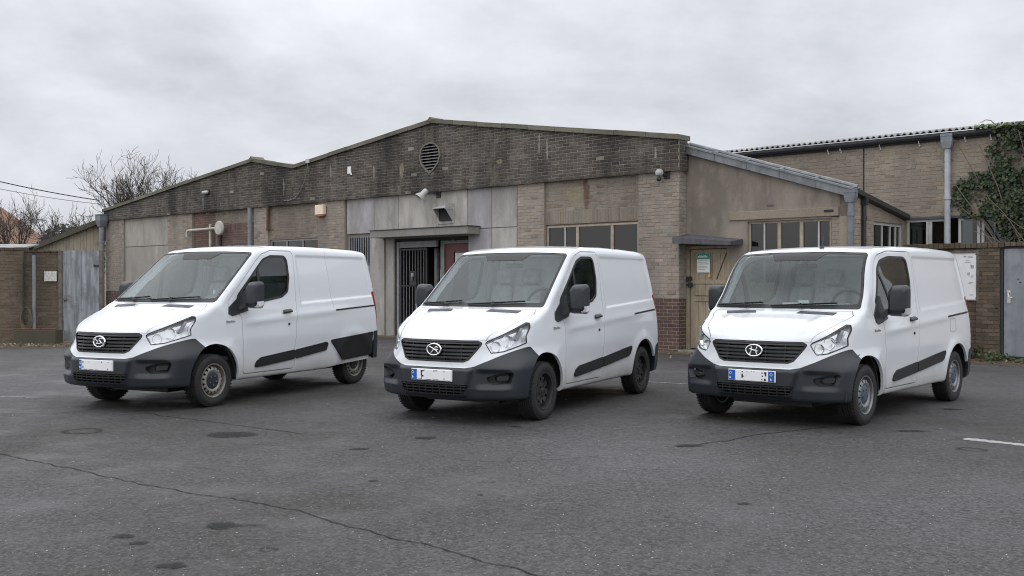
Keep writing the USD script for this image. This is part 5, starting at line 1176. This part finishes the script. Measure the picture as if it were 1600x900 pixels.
leaf_ = md.part('door_leaf', bx(5.95, 6.90, YW + .045, YW + .085, .10, 2.215, .004), 'door_galvanised')
md.part('frame', cat([bx(5.885, 5.94, YW + .04, YW + .20, .02, 2.255), bx(6.905, 6.95, YW + .04, YW + .20, .02, 2.255), bx(5.94, 6.905, YW + .04, YW + .20, 2.22, 2.255), bx(5.94, 6.905, YW + .05, YW + .20, .02, .095)]), 'iron_black')
md.part('edge_fold', bx(5.96, 5.985, YW + .038, YW + .047, .11, 2.2), 'door_galvanised', parent=leaf_)
md.part('handle', cat([bx(6.01, 6.075, YW + .028, YW + .045, 1.14, 1.40, .004), tube([(6.045, YW + .02, 1.36), (6.045, YW - .03, 1.34), (6.06, YW - .035, 1.27), (6.13, YW - .035, 1.255)], .014, 8)]), 'steel_handle', 30, leaf_)
for (bx_, bz_) in ((6.21, 1.62), (6.245, 1.555)): md.part('bolt_head', move(rot(trimesh.creation.cylinder(.014, .012, sections=10), 90, (1, 0, 0)), (bx_, YW + .04, bz_)), 'iron_black', False, leaf_)
nbd = Thing('notice_board', 'white framed notice board on the yard wall behind the rightmost van', 'notice board', (5.0, YW, 1.3))
fr = nbd.part('frame', extr(R(4.52, 1.18, 5.49, 2.20).difference(R(4.55, 1.21, 5.46, 2.145)), YW + .0, YW + .045), 'post_rust')
sh = nbd.part('sheet', bx(4.55, 5.46, YW + .015, YW + .03, 1.21, 2.145), 'sign_white')
ln = [(5.20, 2.06, .05, .03), (5.28, 2.055, .10, .022), (5.24, 2.0, .07, .008), (5.22, 1.955, .12, .012), (5.34, 1.84, .055, .06), (5.33, 1.86, .02, .05), (5.27, 1.70, .05, .055), (5.34, 1.70, .05, .008), (5.33, 1.66, .06, .014), (5.30, 1.555, .08, .010), (5.29, 1.535, .06, .008), (5.32, 1.30, .06, .010), (4.7, 2.0, .3, .03), (4.7, 1.85, .34, .014), (4.7, 1.8, .30, .014), (4.7, 1.6, .3, .12)]
nbd.part('printing', cat([bx(x, x + w_, YW + .011, YW + .0149, z, z + h_) for x, z, w_, h_ in ln]), 'sign_pale_ink', parent=sh)
nbd.part('screw', cat([bx(5.425, 5.445, YW + .009, YW + .0149, 2.105, 2.125), bx(5.425, 5.445, YW + .009, YW + .0149, 1.23, 1.25)]), 'sign_ink', parent=sh)
# ================================================================== LEFT SIDE: wall, gate, shed, far house, trees (world axes)
YB = 25.35
lw = Thing('boundary_wall', 'damp mossy brick wall at the left edge of the yard', 'wall', (-12.6, YB, 0), 'world')
lw.part('wall', cat([bx(-15.5, -12.36, YB - .088, YB + .2, 0, 2.36), bx(-12.36, -11.505, YB + .012, YB + .2, 0, 2.30)]), 'yard_mortar', color=ONE)
def wf(y0): return lambda v: np.stack([v[..., 0], y0 - v[..., 2], v[..., 1]], -1)
brickwork(lw, [(R(-12.36, 0, -11.505, 2.30), wf(YB + .012), 'yard_brick', {}), (R(-15.5, 0, -12.36, 2.36), wf(YB - .088), 'yard_brick', {})], 'world', limit=290)
for k in range(14): lw.part('coping_brick', bx(-15.5 + .225 * k + .004, -15.5 + .225 * (k + 1) - .004, YB - .11, YB + .22, 2.365, 2.43 + rng.normal(0, .006), .006), 'yard_brick', color=tuple(np.full(3, .7 + rng.normal(0, .1))))
for k in range(5): lw.part('coping_brick', bx(-12.35 + .168 * k + .004, -12.35 + .168 * (k + 1) - .004, YB - .02, YB + .22, 2.305, 2.365 + rng.normal(0, .006), .006), 'yard_brick', color=tuple(np.full(3, .7 + rng.normal(0, .1))))
t = Thing('trough', 'low dark concrete trough along the foot of the left wall', 'trough', (-11.9, 25, 0), 'world')
t.part('side', cat([bx(-12.42, -11.38, 24.92, 25.0, 0, .36, .01), bx(-12.42, -12.34, 25.0, YB - .02, 0, .36, .01), bx(-11.46, -11.38, 25.0, YB - .02, 0, .36, .01)]), 'yard_mortar', color=(.6, .6, .55)); t.part('soil', bx(-12.34, -11.46, 25.0, YB, 0, .27), 'dark_inside'); t.part('rail', tube([(-12.42, 24.96, .385), (-11.38, 24.96, .385)], .018, 6), 'rust', 30)
t = Thing('grey_pole', 'upright grey pole standing before the left brick wall', 'pole', (-12.03, 25.18, .3), 'world'); t.part('pole', tube([(-12.03, 25.18, .26), (-12.03, 25.18, 2.24)], .042, 12), 'pipe_grey', 40); t.part('cap', tube([(-12.03, 25.18, 2.24), (-12.03, 25.18, 2.262)], .046, 12), 'pipe_dark', 40)
t = Thing('wall_sign', 'small dirty white sign on the left brick wall by the metal gate', 'sign', (-11.62, YB, 1.7), 'world')
b_ = t.part('board', bx(-11.84, -11.53, YB - .03, YB - .012, 1.58, 1.83, .002), 'sign_grime'); t.part('lettering', cat([bx(-11.82 + .04 * k, -11.82 + .04 * k + (.028 if k % 3 else .018), YB - .033, YB - .0305, z, z + .035) for k in range(7) for z in (1.76, 1.70, 1.62)][::2]), 'sign_pale_ink', parent=b_)
t = Thing('hose_coil', 'coil of thin brown hose hanging beside the grey pole', 'hose', (-12.2, 25.1, .5), 'world')
a = np.linspace(0, 2 * math.pi, 25)
t.part('coil', cat([tube(np.stack([-12.22 + (.09 + .012 * k) * np.cos(a) + .01 * k, np.full(25, 25.12 - .012 * k), .68 + (.23 + .02 * k) * np.sin(a) - .015 * k], 1), .009, 5, cap=False) for k in range(5)]), 'hose_tan', 40)
g = Thing('metal_gate', 'rusty streaked sheet metal gate at the left, beside the brick wall', 'gate', (-10.85, YB, 0), 'world')
g.part('post', bx(-11.49, -11.40, YB - .03, YB + .07, 0, 2.36, .006), 'post_rust')
gs = []
for k in range(2):
    x0 = -11.37 + .448 * k; gs.append(g.part('sheet', cat([bx(x0, x0 + .447, YB + .03 + .003 * (k % 2), YB + .05, .06, 2.36 - .003 * (k % 3)), bx(x0 + .43, x0 + .447, YB + .024, YB + .031, .06, 2.355)]), 'gate_metal'))
g.part('hinge', cat([bx(-10.61, -10.46, YB + .0, YB + .028, z, z + .05, .004) for z in (.5, 1.95)]), 'iron_black'); g.part('latch', cat([bx(-11.41, -11.29, YB - .01, YB + .025, 1.10, 1.14, .004), tube([(-11.42, YB - .02, 1.02), (-11.38, YB - .035, 1.12)], .014, 6)]), 'post_rust'); g.part('gate_post', bx(-10.47, -10.39, YB + .0, YB + .09, 0, 2.37, .006), 'post_rust')
YS = 40.3
sh_ = Thing('timber_shed', 'shed with pale vertical boards under a dark sloping roof edge', 'shed', (-18, YS, 0), 'world')
zt = lambda x: 3.98 - (-16.45 - x) * .40
for k in range(26):
    x0 = -20.0 + .137 * k; sh_.part('board', extr(Polygon([(x0 + .004, 0), (x0 + .133, 0), (x0 + .133, zt(x0 + .133)), (x0 + .004, zt(x0))]), YS + .004 * (k % 2), YS + .03), 'shed_timber')
sh_.part('roof', trimesh.convex.convex_hull(np.array([[x, y, zt(x) + d] for x in (-20.4, -16.40) for y in (YS - .2, YS + 4) for d in (-.01, .12)])), 'roof_slate'); sh_.part('verge', sloped((-20.4, zt(-20.4)), (-16.40, zt(-16.40)), YS - .24, YS - .2, -.05, .15), 'coping_stone', color=(.5, .5, .45))
sh_.part('back_wall', bx(-20.0, -19.94, YS + .05, YS + 4, 0, 2.5), 'shed_timber')
t = Thing('sheet_roof', 'low grey sheet roof just above the left wall', 'roof', (-15.2, 27.5, 0), 'world'); t.part('sheet', trimesh.convex.convex_hull(np.array([[-17, 26.6, 2.36], [-13.55, 26.6, 2.36], [-17, 29, 2.66], [-13.7, 29, 2.66], [-17, 26.6, 2.32], [-13.55, 26.6, 2.32], [-17, 29, 2.62], [-13.7, 29, 2.62]])), 'corrugated'); t.part('post', cat([bx(-13.8, -13.7, 26.7, 26.8, 0, 2.34), bx(-16.9, -16.8, 26.7, 26.8, 0, 2.34), bx(-13.9, -13.8, 28.8, 28.9, 0, 2.62)]), 'post_rust')
h = Thing('far_house', 'distant house with an orange tiled roof at the left edge', 'house', (-38, 66, 0), 'world')
h.part('wall', bx(-46, -33.3, 64, 74, 0, 3.7), 'house_wall')
rp = trimesh.convex.convex_hull(np.array([[-46, 63.6, 3.6], [-33.0, 63.6, 3.6], [-46, 69, 7.4], [-36.2, 69, 7.4], [-46, 74.4, 3.6], [-33.0, 74.4, 3.6]])); h.part('roof', rp, 'roof_tile')
rows = []
for k in range(16):
    f0 = k / 16; y0 = 63.6 + 5.4 * f0; z0 = 3.6 + 3.8 * f0; xe = -33.0 - 3.2 * f0
    rows.append(trimesh.convex.convex_hull(np.array([[-46, y0 - .03, z0 + .02], [xe, y0 - .03, z0 + .02], [-46, y0 - .03, z0 + .07], [xe, y0 - .03, z0 + .07], [-46, y0 + .34, z0 + .25], [xe - .2, y0 + .34, z0 + .25]])))
h.part('tile_course', cat(rows), 'roof_tile', kind='stuff')
h2 = Thing('far_outhouse', 'distant low house with a flat red roof between the bare trees', 'house', (-27, 60, 0), 'world')
h2.part('wall', bx(-28.6, -25.4, 60, 66, 0, 3.9), 'house_wall'); h2.part('roof', cat([trimesh.convex.convex_hull(np.array([[-28.9, 59.7, 3.85], [-25.1, 59.7, 3.85], [-28.4, 62, 4.6], [-25.6, 62, 4.6], [-28.9, 66, 3.85], [-25.1, 66, 3.85]]))]), 'roof_tile')

def bare_tree(name, label, x, y, height, spread, seed, trunk_h, r0, lean=(0, 0), nlimb=7, levels=4, cat_='tree', group=None, top=None, wide=None):
    r = np.random.default_rng(seed); segs = {0: [], 1: [], 2: []}
    t = Thing(name, label, cat_, (x, y, 0), 'world', group)
    def grow(p, d, length, rad, lev):
        n = 5 if lev < 2 else 4; pts = [p]; q = p.copy(); dd = d.copy()
        for k in range(n):
            dd = dd + r.normal(0, .13 if lev < 3 else .2, 3) + np.array([0, 0, .055]); dd /= np.linalg.norm(dd); q = q + dd * length / n; pts.append(q.copy())
        rr = np.maximum(np.linspace(rad, rad * .55, n + 1), .011); segs[min(lev, 2)].append(tube(pts, rr, 7 if lev < 2 else (5 if lev < 3 else 3), cap=False))
        if lev >= levels: return
        kids = r.integers(3, 5) if lev < 4 else r.integers(2, 4)
        for c in range(kids):
            f = .30 + .70 * (c + r.random() * .6) / kids; i = min(n, int(f * n + .5)); b = pts[i]
            ax = r.normal(0, 1, 3); ax -= ax.dot(dd) * dd; ax /= np.linalg.norm(ax) + 1e-9
            ang = r.uniform(.28, .70); nd = dd * math.cos(ang) + ax * math.sin(ang); nd[2] += .12; nd /= np.linalg.norm(nd)
            grow(b, nd, length * r.uniform(.52, .78), rr[i] * r.uniform(.55, .75), lev + 1)
    crown = np.array([x + lean[0], y + lean[1], trunk_h]); tr = tube([(x, y, -.1), (x + lean[0] * .4, y + lean[1] * .4, trunk_h * .5), crown], [r0 * 1.35, r0 * 1.1, r0], 9)
    for k in range(nlimb):
        a = 2 * math.pi * (k + r.random() * .6) / nlimb; s = (.25 + .75 * ((k * 7) % nlimb) / nlimb) * spread; d = np.array([math.cos(a) * s, math.sin(a) * s, 1.0]); d /= np.linalg.norm(d)
        grow(crown - [0, 0, r.random() * trunk_h * .15], d, (height - trunk_h) * r.uniform(.54, .62), r0 * r.uniform(.45, .65), 1)
    if top:                                              # trimmed to its real height and spread
        P_ = np.vstack([m.vertices for k_ in (1, 2) for m in segs[k_]]) - crown; fz = (top - trunk_h) / np.percentile(P_[:, 2], 99.8); fx = wide / np.percentile(np.abs(P_[:, :2]), 99)
        for k_ in (1, 2):
            for m in segs[k_]: m.vertices = crown + (m.vertices - crown) * [fx, fx, fz]
    t.part('trunk', tr, 'bark', 40)
    for k, m in enumerate(segs[1]): t.part('limb', m, 'bark', 40)
    t.part('twig', cat(segs[2]), 'bark', 40, kind='stuff')
    return t
bare_tree('bare_tree', 'bare fan shaped tree rising behind the left end of the warehouse', -19.5, 54.0, 9.0, 1.75, 8, 3.2, .21, nlimb=16, levels=5, top=8.35, wide=3.3, group='bare winter trees')
bare_tree('bare_tree', 'bare tree with a leaning trunk above the left wall', -23.2, 47.0, 6.4, 1.3, 12, 2.4, .15, nlimb=6, levels=5, top=6.0, wide=1.9, group='bare winter trees')
bare_tree('bare_tree', 'bare thin tree standing in front of the dark bush on the left', -20.4, 46.0, 5.7, 1.5, 23, 2.2, .12, nlimb=6, levels=5, top=5.3, wide=1.7, group='bare winter trees')

LEAF = np.array([[0, 0, 0], [.5, .35, .06], [.42, .75, .02], [0, 1, -.05], [-.42, .75, .02], [-.5, .35, .06]])
LF = np.array([[0, 1, 2], [0, 2, 3], [0, 3, 4], [0, 4, 5]])
def leaves(pts, nrm, size, r, tones, droop=.6):
    """Six-cornered leaves at the given points, facing roughly along nrm with their tips hanging."""
    V, F, C_ = [], [], []
    for i, (p, n) in enumerate(zip(pts, nrm)):
        n = n + r.normal(0, .45, 3); n /= np.linalg.norm(n); dn = np.array([0, 0, -1.0]) * droop + r.normal(0, .5, 3); dn -= dn.dot(n) * n; dn /= np.linalg.norm(dn) + 1e-9; sx = np.cross(dn, n)
        s = size * r.uniform(.6, 1.3); V.append(p + s * (LEAF[:, [0]] * sx + LEAF[:, [1]] * dn + LEAF[:, [2]] * n)); F.append(LF + 6 * i)
        C_.append(np.repeat([np.asarray(tones[r.integers(len(tones))]) * r.uniform(.7, 1.3)], 6, 0))
    return trimesh.Trimesh(np.vstack(V), np.vstack(F), process=False), np.vstack(C_)
r = np.random.default_rng(3)
bush = Thing('evergreen_bush', 'dense dark evergreen bush behind the shed roof on the left', 'bush', (-22.6, 50, 0), 'world')
cs = np.array([(-22.9, 50, 2.9, 1.0), (-21.9, 50.2, 3.2, 1.0), (-22.3, 49.6, 3.6, .85), (-21.3, 50.1, 2.7, .9), (-23.4, 50.2, 2.4, .8), (-22.3, 50, 1.6, 1.1)])
pp, nn = [], []
for cx, cy, cz, cr in cs:
    d = r.normal(0, 1, (1100, 3)); d /= np.linalg.norm(d, axis=1, keepdims=True); q = d * cr * r.uniform(.72, 1.08, (1100, 1)) ; pp.append(q + (cx, cy, cz)); nn.append(d)
m, c = leaves(np.vstack(pp), np.vstack(nn), .12, r, [(.020, .032, .016), (.014, .024, .012), (.028, .040, .018)]); bush.part('foliage', m, 'leaf', color=c, kind='stuff'); bush.part('stem', tube([(-22.3, 50, 0), (-22.3, 50, 3)], .1, 7), 'bark', 40)

# ivy over the rear building
ivy = Thing('ivy', 'dark green ivy spreading over the right end of the rear building', 'ivy', (6.0, YR, 0))
def ivy_density(x, z):
    edge = 4.92 + .55 * (meshkit.noise(np.stack([x * 0, z * 2.2, x * 0], -1), 4) - .5) + .10 * np.sin(z * 7)
    edge = edge + np.where(z > 4.25, .30, 0) + np.where((z > 3.85) & (z < 4.25), .35, 0) - np.where((z > 3.25) & (z < 3.7), .12, 0) + np.where(z < 2.9, .55 + (2.9 - z) * .6, 0)
    k = meshkit.fbm(np.stack([x * 2.1, z * 2.1, x * 0], -1), 3, 9)
    return np.clip((x - edge) * 1.6, 0, 1) * np.where(k > 0.485 - np.clip(x - 5.6, 0, 1.4) * .12, 1.0, .06)
px, pz = r.uniform(4.6, 8.6, 60000), r.uniform(2.15, 4.75, 60000)
keep = r.random(60000) < ivy_density(px, pz) * .50
px, pz = px[keep], pz[keep]; th_ = .05 + .30 * meshkit.fbm(np.stack([px * 1.4, pz * 1.4, px * 0], -1), 3, 2) * np.clip((px - 4.9) * 1.1, .15, 1)
P1 = np.stack([px, YR - r.random(len(px)) * th_ - .01, pz], 1); N1 = np.tile([0, -1.0, .25], (len(px), 1))
tx_ = np.sort(r.uniform(5.25, 8.8, 1500)); P2 = np.stack([tx_, YR - .28 + r.random(1500) * .5, 4.70 + r.random(1500) * .11 * (1 + .6 * np.sin(tx_ * 3))], 1); N2 = np.tile([0, -.5, .9], (1500, 1))
tn = [(.034, .055, .020), (.024, .042, .016), (.046, .068, .025), (.017, .029, .012), (.062, .080, .032)]
m, c = leaves(np.vstack([P1, P2]), np.vstack([N1, N2]), .062, r, tn); c[len(P1) * 6:] *= np.array([2.1, 1.9, 1.6]); ivy.part('foliage', m, 'leaf', color=c, kind='stuff')
def vine(x0, z0, x1, z1, n=14, w=.16, sd=0, rad=.012, y=-.05):
    rr = np.random.default_rng(sd); t_ = np.linspace(0, 1, n); xx = x0 + (x1 - x0) * t_ + np.cumsum(rr.normal(0, w / n, n)); zz = z0 + (z1 - z0) * t_ + np.cumsum(rr.normal(0, w / n, n)) + .12 * np.sin(t_ * 3)
    return tube(np.stack([xx, np.full(n, YR + y) - .06 * rr.random(n), zz], 1), np.linspace(rad, rad * .4, n), 6)
for k, (a, b, c_, d, y) in enumerate([(6.4, 1.0, 4.55, 3.95, -.06), (6.2, 1.4, 4.62, 3.45, -.06), (5.9, 2.2, 4.8, 4.50, -.05), (6.6, 1.0, 5.3, 4.4, -.15), (6.9, 1.0, 6.1, 4.6, -.30), (7.0, 1.2, 5.5, 3.4, -.36), (6.7, 1.5, 5.2, 2.6, -.38), (7.2, 1.2, 6.4, 3.9, -.40), (6.9, 1.8, 5.4, 2.25, -.40), (7.4, 1.4, 5.8, 2.9, -.42), (5.7, 4.7, 5.35, 4.9, -.1), (6.7, 4.7, 6.5, 4.98, -.1)]):
    ivy.part('vine', vine(a, b, c_, d, sd=k, rad=.017 if k < 4 else .013, y=y), 'vine_bark', 40)
w_ = Thing('overhead_wire', 'slack black overhead wire running to the left end of the warehouse', 'wire', (-20, 39, 5), 'world')
def sag(p, q, s, n=20):
    t_ = np.linspace(0, 1, n)[:, None]; o = np.array(p) * (1 - t_) + np.array(q) * t_; o[:, 2] -= s * 4 * (t_ * (1 - t_))[:, 0]; return o
w_.part('wire', tube(sag((-20.6, 36.0, 5.72), (-16.40, 39.8, 4.80), .10), .020, 6), 'cable_black', 40)
w_ = Thing('overhead_wire', 'thin second wire hanging just below the black one', 'wire', (-20, 39, 5), 'world'); w_.part('wire', tube(sag((-20.6, 36.3, 5.40), (-16.38, 40.0, 4.66), .12), .010, 5), 'cable_black', 40)
# ================================================================== GROUND
grd = bx(-400, 400, -60, 700, -.2, 0)
put('/World/asphalt', grd, 'asphalt', kind='structure', label='worn grey asphalt of the yard')
def gpt(u, v): Y = FPX * EYE / (v - HZ); return np.array([(u - 800) / FPX * Y, Y])
def ribbon(pts, w, seed, z=.004, wob=.007):
    """A ragged strip along the ground; its tone falls to its edges."""
    r_ = np.random.default_rng(seed); P = np.array(pts, float); d = np.linalg.norm(np.diff(P, axis=0), axis=1); s = np.r_[0, np.cumsum(d)]; n = max(8, int(s[-1] / .03)); t_ = np.linspace(0, s[-1], n)
    Q = np.stack([np.interp(t_, s, P[:, k]) for k in (0, 1)], 1); Q += gaussian_filter1d(r_.normal(0, wob * 4, (n, 2)), 1.5, axis=0)
    T_ = np.gradient(Q, axis=0); T_ /= np.linalg.norm(T_, axis=1, keepdims=True) + 1e-9; N_ = np.stack([-T_[:, 1], T_[:, 0]], 1); ww = w * (.55 + .9 * r_.random(n))[:, None]
    V = np.vstack([np.c_[Q + N_ * ww, np.full(n, z)], np.c_[Q, np.full(n, z)], np.c_[Q - N_ * ww, np.full(n, z)]]); F = []
    for k in range(n - 1):
        for a in (0, n): F += [[a + k, a + n + k, a + k + 1], [a + k + 1, a + n + k, a + n + k + 1]]
    tone = np.r_[np.zeros(n), np.ones(n), np.zeros(n)]
    return trimesh.Trimesh(V, F, process=False), np.repeat(tone[:, None], 3, 1)
def flat_thing(name, label, cat_, mesh, tone, mt, kind=None, group=None):
    m = put(numbered('/World', name), mesh, mt, color=tone, kind=kind); tag(m, label, cat_, group); return m
CR = [([(-30, 703), (0, 710), (110, 733), (193, 752), (300, 772), (400, 787), (483, 803), (533, 820), (600, 838), (666, 852), (746, 875), (800, 888), (860, 905)], .0135, 'long crack running diagonally across the left foreground asphalt'),
      ([(225, 645), (253, 650), (333, 660), (400, 669), (477, 678)], .016, 'short crack in the asphalt before the leftmost van'),
      ([(1060, 698), (1090, 695), (1130, 690), (1180, 680), (1290, 668)], .020, 'short curved crack in front of the rightmost van'),
      ([(690, 715), (740, 722), (800, 722), (900, 717), (940, 712)], .008, 'faint crack in the asphalt before the middle van')]
for k, (p, w, lb) in enumerate(CR):
    m, tn_ = ribbon([gpt(*q) for q in p], w, 60 + k); flat_thing('asphalt_crack', lb, 'crack', m, tn_, 'tar_crack', group='cracks in the asphalt')
def stain(u, v, rx, ry, seed, tail=0, ringed=False):
    """An irregular patch about a point, rx and ry in metres across and in depth."""
    r_ = np.random.default_rng(seed); c = gpt(u, v); a = np.linspace(0, 2 * math.pi, 41)[:-1]; k = 1 + .75 * (meshkit.fbm(np.stack([np.cos(a) * 1.9 + seed, np.sin(a) * 1.9, a * 0], 1), 3, seed) - .5)
    V = [np.r_[c, .005]]; tn_ = [.35 if ringed else 1.0]
    for f, tt in ((.45, .55 if ringed else 1.0), (.75, .95 if ringed else .86), (1.1, 0.0)):
        for j in range(40): V.append(np.r_[c + [rx * f * k[j] * math.cos(a[j]), ry * f * k[j] * math.sin(a[j])], .005]); tn_.append(tt)
    F = [[0, 1 + j, 1 + (j + 1) % 40] for j in range(40)]
    for q in (0, 40):
        for j in range(40): i0, i1 = 1 + q + j, 1 + q + (j + 1) % 40; F += [[i0, i0 + 40, i1], [i1, i0 + 40, i1 + 40]]
    m, tn_ = trimesh.Trimesh(np.array(V), F, process=False), np.repeat(np.array(tn_)[:, None], 3, 1)
    if tail:
        m2, t2 = ribbon([c + [rx * .7, 0], c + [rx * .7 + tail, .02]], .06, seed + 5, z=.0075, wob=.004); m, tn_ = trimesh.util.concatenate([m, m2]), np.vstack([tn_, t2])
    return m, tn_
ST = [(361, 680, .30, .26, 0, False, 'dark round patch on the asphalt below the leftmost van'), (127, 674, .26, .24, 0, True, 'faint ring shaped mark on the asphalt at the left'), (345, 822, .125, .13, .22, False, 'dark blot with a tail in the left foreground'), (192, 839, .08, .06, 0, False, 'small dark blot near the left bottom corner'), (216, 850, .065, .05, 0, False, 'second small blot right of the one near the left bottom corner'), (265, 886, .10, .075, 0, False, 'dark blot at the lower left edge of the view'), (665, 685, .13, .11, 0, False, 'round dark spot before the middle van'), (562, 702, .11, .09, 0, False, 'pale worn spot left of the one before the middle van'), (583, 752, .05, .045, 0, False, 'tiny spot between the crack and the middle van'), (1517, 703, .16, .14, 0, True, 'ringed dark mark below the white painted line'), (1076, 697, .18, .10, 0, False, 'dark blot at the left end of the curved crack'), (1425, 674, .22, .07, 0, False, 'dark smear beside the front wheel of the rightmost van'), (1486, 640, .16, .10, 0, False, 'dark smear beside the rear wheel of the rightmost van'), (418, 860, .07, .06, 0, True, 'small broken mark right of the tailed blot'), (805, 667, .08, .06, 0, False, 'small dark fleck under the front of the middle van'), (749, 774, .03, .03, 0, False, 'tiny dark fleck in the middle of the asphalt'), (1162, 788, .06, .05, 0, False, 'small dark fleck in the right foreground')]
for k, (u, v, rx, ry, tl, rg, lb) in enumerate(ST):
    m, tn_ = stain(u, v, rx, ry, 20 + k, tl, rg); flat_thing('oil_stain', lb, 'stain', m, tn_, 'oil_stain', group='dark stains on the asphalt')
# tyre scuffs and flecks: short ragged strokes, dark or pale
r_s = np.random.default_rng(77); V_, F_, T_, o_ = [], [], [], 0
for k in range(46):
    u, v = r_s.uniform(-10, 1610), r_s.uniform(640, 895); c = gpt(u, v); ang = r_s.normal(.1, .5); L_ = r_s.uniform(.03, .16)
    m, tn_ = ribbon([c, c + L_ * np.array([math.cos(ang), math.sin(ang)])], r_s.uniform(.008, .03), 300 + k, z=.0045, wob=.004); V_.append(m.vertices); F_.append(m.faces + o_); T_.append(tn_ * r_s.uniform(.6, 1.0)); o_ += len(m.vertices)
m = flat_thing('scuff_marks', 'small dark scuffs scattered over the asphalt', 'scuffs', trimesh.Trimesh(np.vstack(V_), np.vstack(F_), process=False), np.vstack(T_), 'oil_stain', kind='stuff')
a, b = gpt(1507, 686), gpt(1640, 700)
m, tn_ = ribbon([a, b], .068, 5, z=.004, wob=.0015); tn_[:] = np.where(tn_ > .5, 1.0, .75)
flat_thing('painted_line', 'white painted line at the right edge of the asphalt', 'road marking', m, tn_, 'worn_paint')
for (p, q, lb, sd) in (((-20, 620), (62, 621), 'faint worn white line at the left edge', 8), ((1010, 597), (1075, 600), 'faint worn line behind the middle van', 9)):
    m, tn_ = ribbon([gpt(*p), gpt(*q)], .09, sd, wob=.004); tn_ *= .74; flat_thing('painted_line', lb, 'road marking', m, tn_, 'worn_paint')
def verge(name, label, quad, seed):
    """Soil and moss gathered along a wall: thick at the wall, worn off at its outer edge. quad: two wall points, two outer points."""
    (p0, p1), (q0, q1) = quad; n, k = 60, 6; r_ = np.random.default_rng(seed); V, tn_ = [], []
    for i in range(n + 1):
        f = i / n; a_, b_ = np.array(p0) * (1 - f) + np.array(p1) * f, np.array(q0) * (1 - f) + np.array(q1) * f
        for j in range(k + 1): g_ = j / k; V.append(np.r_[a_ * (1 - g_) + b_ * g_, .006 + .05 * max(0, 1 - g_ * 3.0) * (.4 + r_.random() * .6)]); tn_.append(1.05 - g_ * 1.05)
    F = []
    for i in range(n):
        for j in range(k): o = i * (k + 1) + j; F += [[o, o + 1, o + k + 1], [o + 1, o + k + 2, o + k + 1]]
    return flat_thing(name, label, 'verge', trimesh.Trimesh(np.array(V), F, process=False), np.repeat(np.clip(np.array(tn_), 0, 1)[:, None], 3, 1), 'verge_dirt', kind='structure')
s2 = lambda x, y: site((x, y, 0))[:2]
verge('dirt_verge', 'brown soil along the foot of the right yard wall', ((s2(3.9, 2.42), s2(9.5, 2.42)), (s2(3.9, .2), s2(9.5, .1))), 1)
verge('dirt_verge', 'brown soil along the foot of the left wall', (((-16, 25.3), (-10.2, 25.4)), ((-16, 20.8), (-10.2, 22.2))), 2)
verge('dirt_verge', 'dusty soil along the foot of the warehouse', ((s2(-27, .02), s2(1.5, .02)), (s2(-27, -1.1), s2(1.5, -.8))), 3)
# grit, fallen leaves, weeds
r = np.random.default_rng(11)
gv, gf = [], []; IC = trimesh.creation.icosphere(0, 1.0)
for k in range(420):
    v_ = HZ + 130 + 340 * r.random() ** .8; u_ = r.uniform(-20, 1620); c = gpt(u_, v_); s = r.uniform(.0016, .0038) * (1 + (Y := c[1]) / 22)
    gv.append(IC.vertices * [s * r.uniform(.8, 1.8), s * r.uniform(.8, 1.5), s * .6] + [c[0], c[1], s * .45]); gf.append(IC.faces + 12 * k)
m = put('/World/grit', trimesh.Trimesh(np.vstack(gv), np.vstack(gf), process=False), 'grit_pale', kind='stuff'); tag(m, 'pale grit and stone chips scattered over the asphalt', 'grit')
def litter(n, xy, sz, tones, zs=.02):
    p = np.array([np.r_[xy(), .008 + r.random() * zs] for _ in range(n)]); nn = np.tile([0, 0, 1.0], (n, 1)) + r.normal(0, .3, (n, 3)); return leaves(p, nn, sz, r, tones, 0)
brown = [(.15, .095, .05), (.11, .07, .04), (.20, .14, .08), (.085, .06, .035), (.24, .19, .12)]
P_ = []; C2 = []
for n, f in ((420, lambda: (r.uniform(-15.2, -10.4), 24.85 - abs(r.normal(0, .45)))), (260, lambda: s2(r.uniform(4.2, 8.5), 2.35 - abs(r.normal(0, .5)))), (120, lambda: s2(r.uniform(-2.0, 4.0), -.1 - abs(r.normal(0, .4))))):
    m, c = litter(n, f, .055, brown); P_.append(m); C2.append(c)
m = put('/World/fallen_leaves', trimesh.util.concatenate(P_), 'leaf_litter', kind='stuff', color=np.vstack(C2)); tag(m, 'brown fallen leaves along the feet of the walls', 'leaves')
def weed(label, c, rad, n, h, group='weeds at the foot of the wall'):
    t = Thing('weed', label, 'weed', (*c, 0), 'world', group); p, nn = [], []
    for k in range(n):
        a_ = r.uniform(0, 6.28); q = r.random() ** .6 * rad; p.append((c[0] + q * math.cos(a_), c[1] + q * math.sin(a_) * .5, .03 + r.random() * h * (1 - q / rad * .6))); nn.append((math.cos(a_) * .6, -.5, .8))
    m, cc = leaves(np.array(p), np.array(nn), .055, r, [(.045, .075, .022), (.03, .055, .018), (.065, .095, .03)], .1); t.part('foliage', m, 'leaf', color=cc, kind='stuff'); t.part('stem', cat([tube([(c[0], c[1], 0), (c[0] + rad * .5 * math.cos(a_), c[1] + .1 * math.sin(a_), h * .8)], .006, 5) for a_ in (0, 1.5, 3, 4.5)]), 'leaf', color=(.04, .06, .02))
weed('low green weed at the left end of the wall pier', s2(5.40, 2.25), .28, 90, .42); weed('spreading green weed at the foot of the grey metal door', s2(5.92, 2.1), .36, 130, .22); weed('small weed under the notice board', s2(5.0, 2.25), .25, 60, .3); weed('weed clump right of the metal door foot', s2(6.55, 2.15), .3, 70, .14)
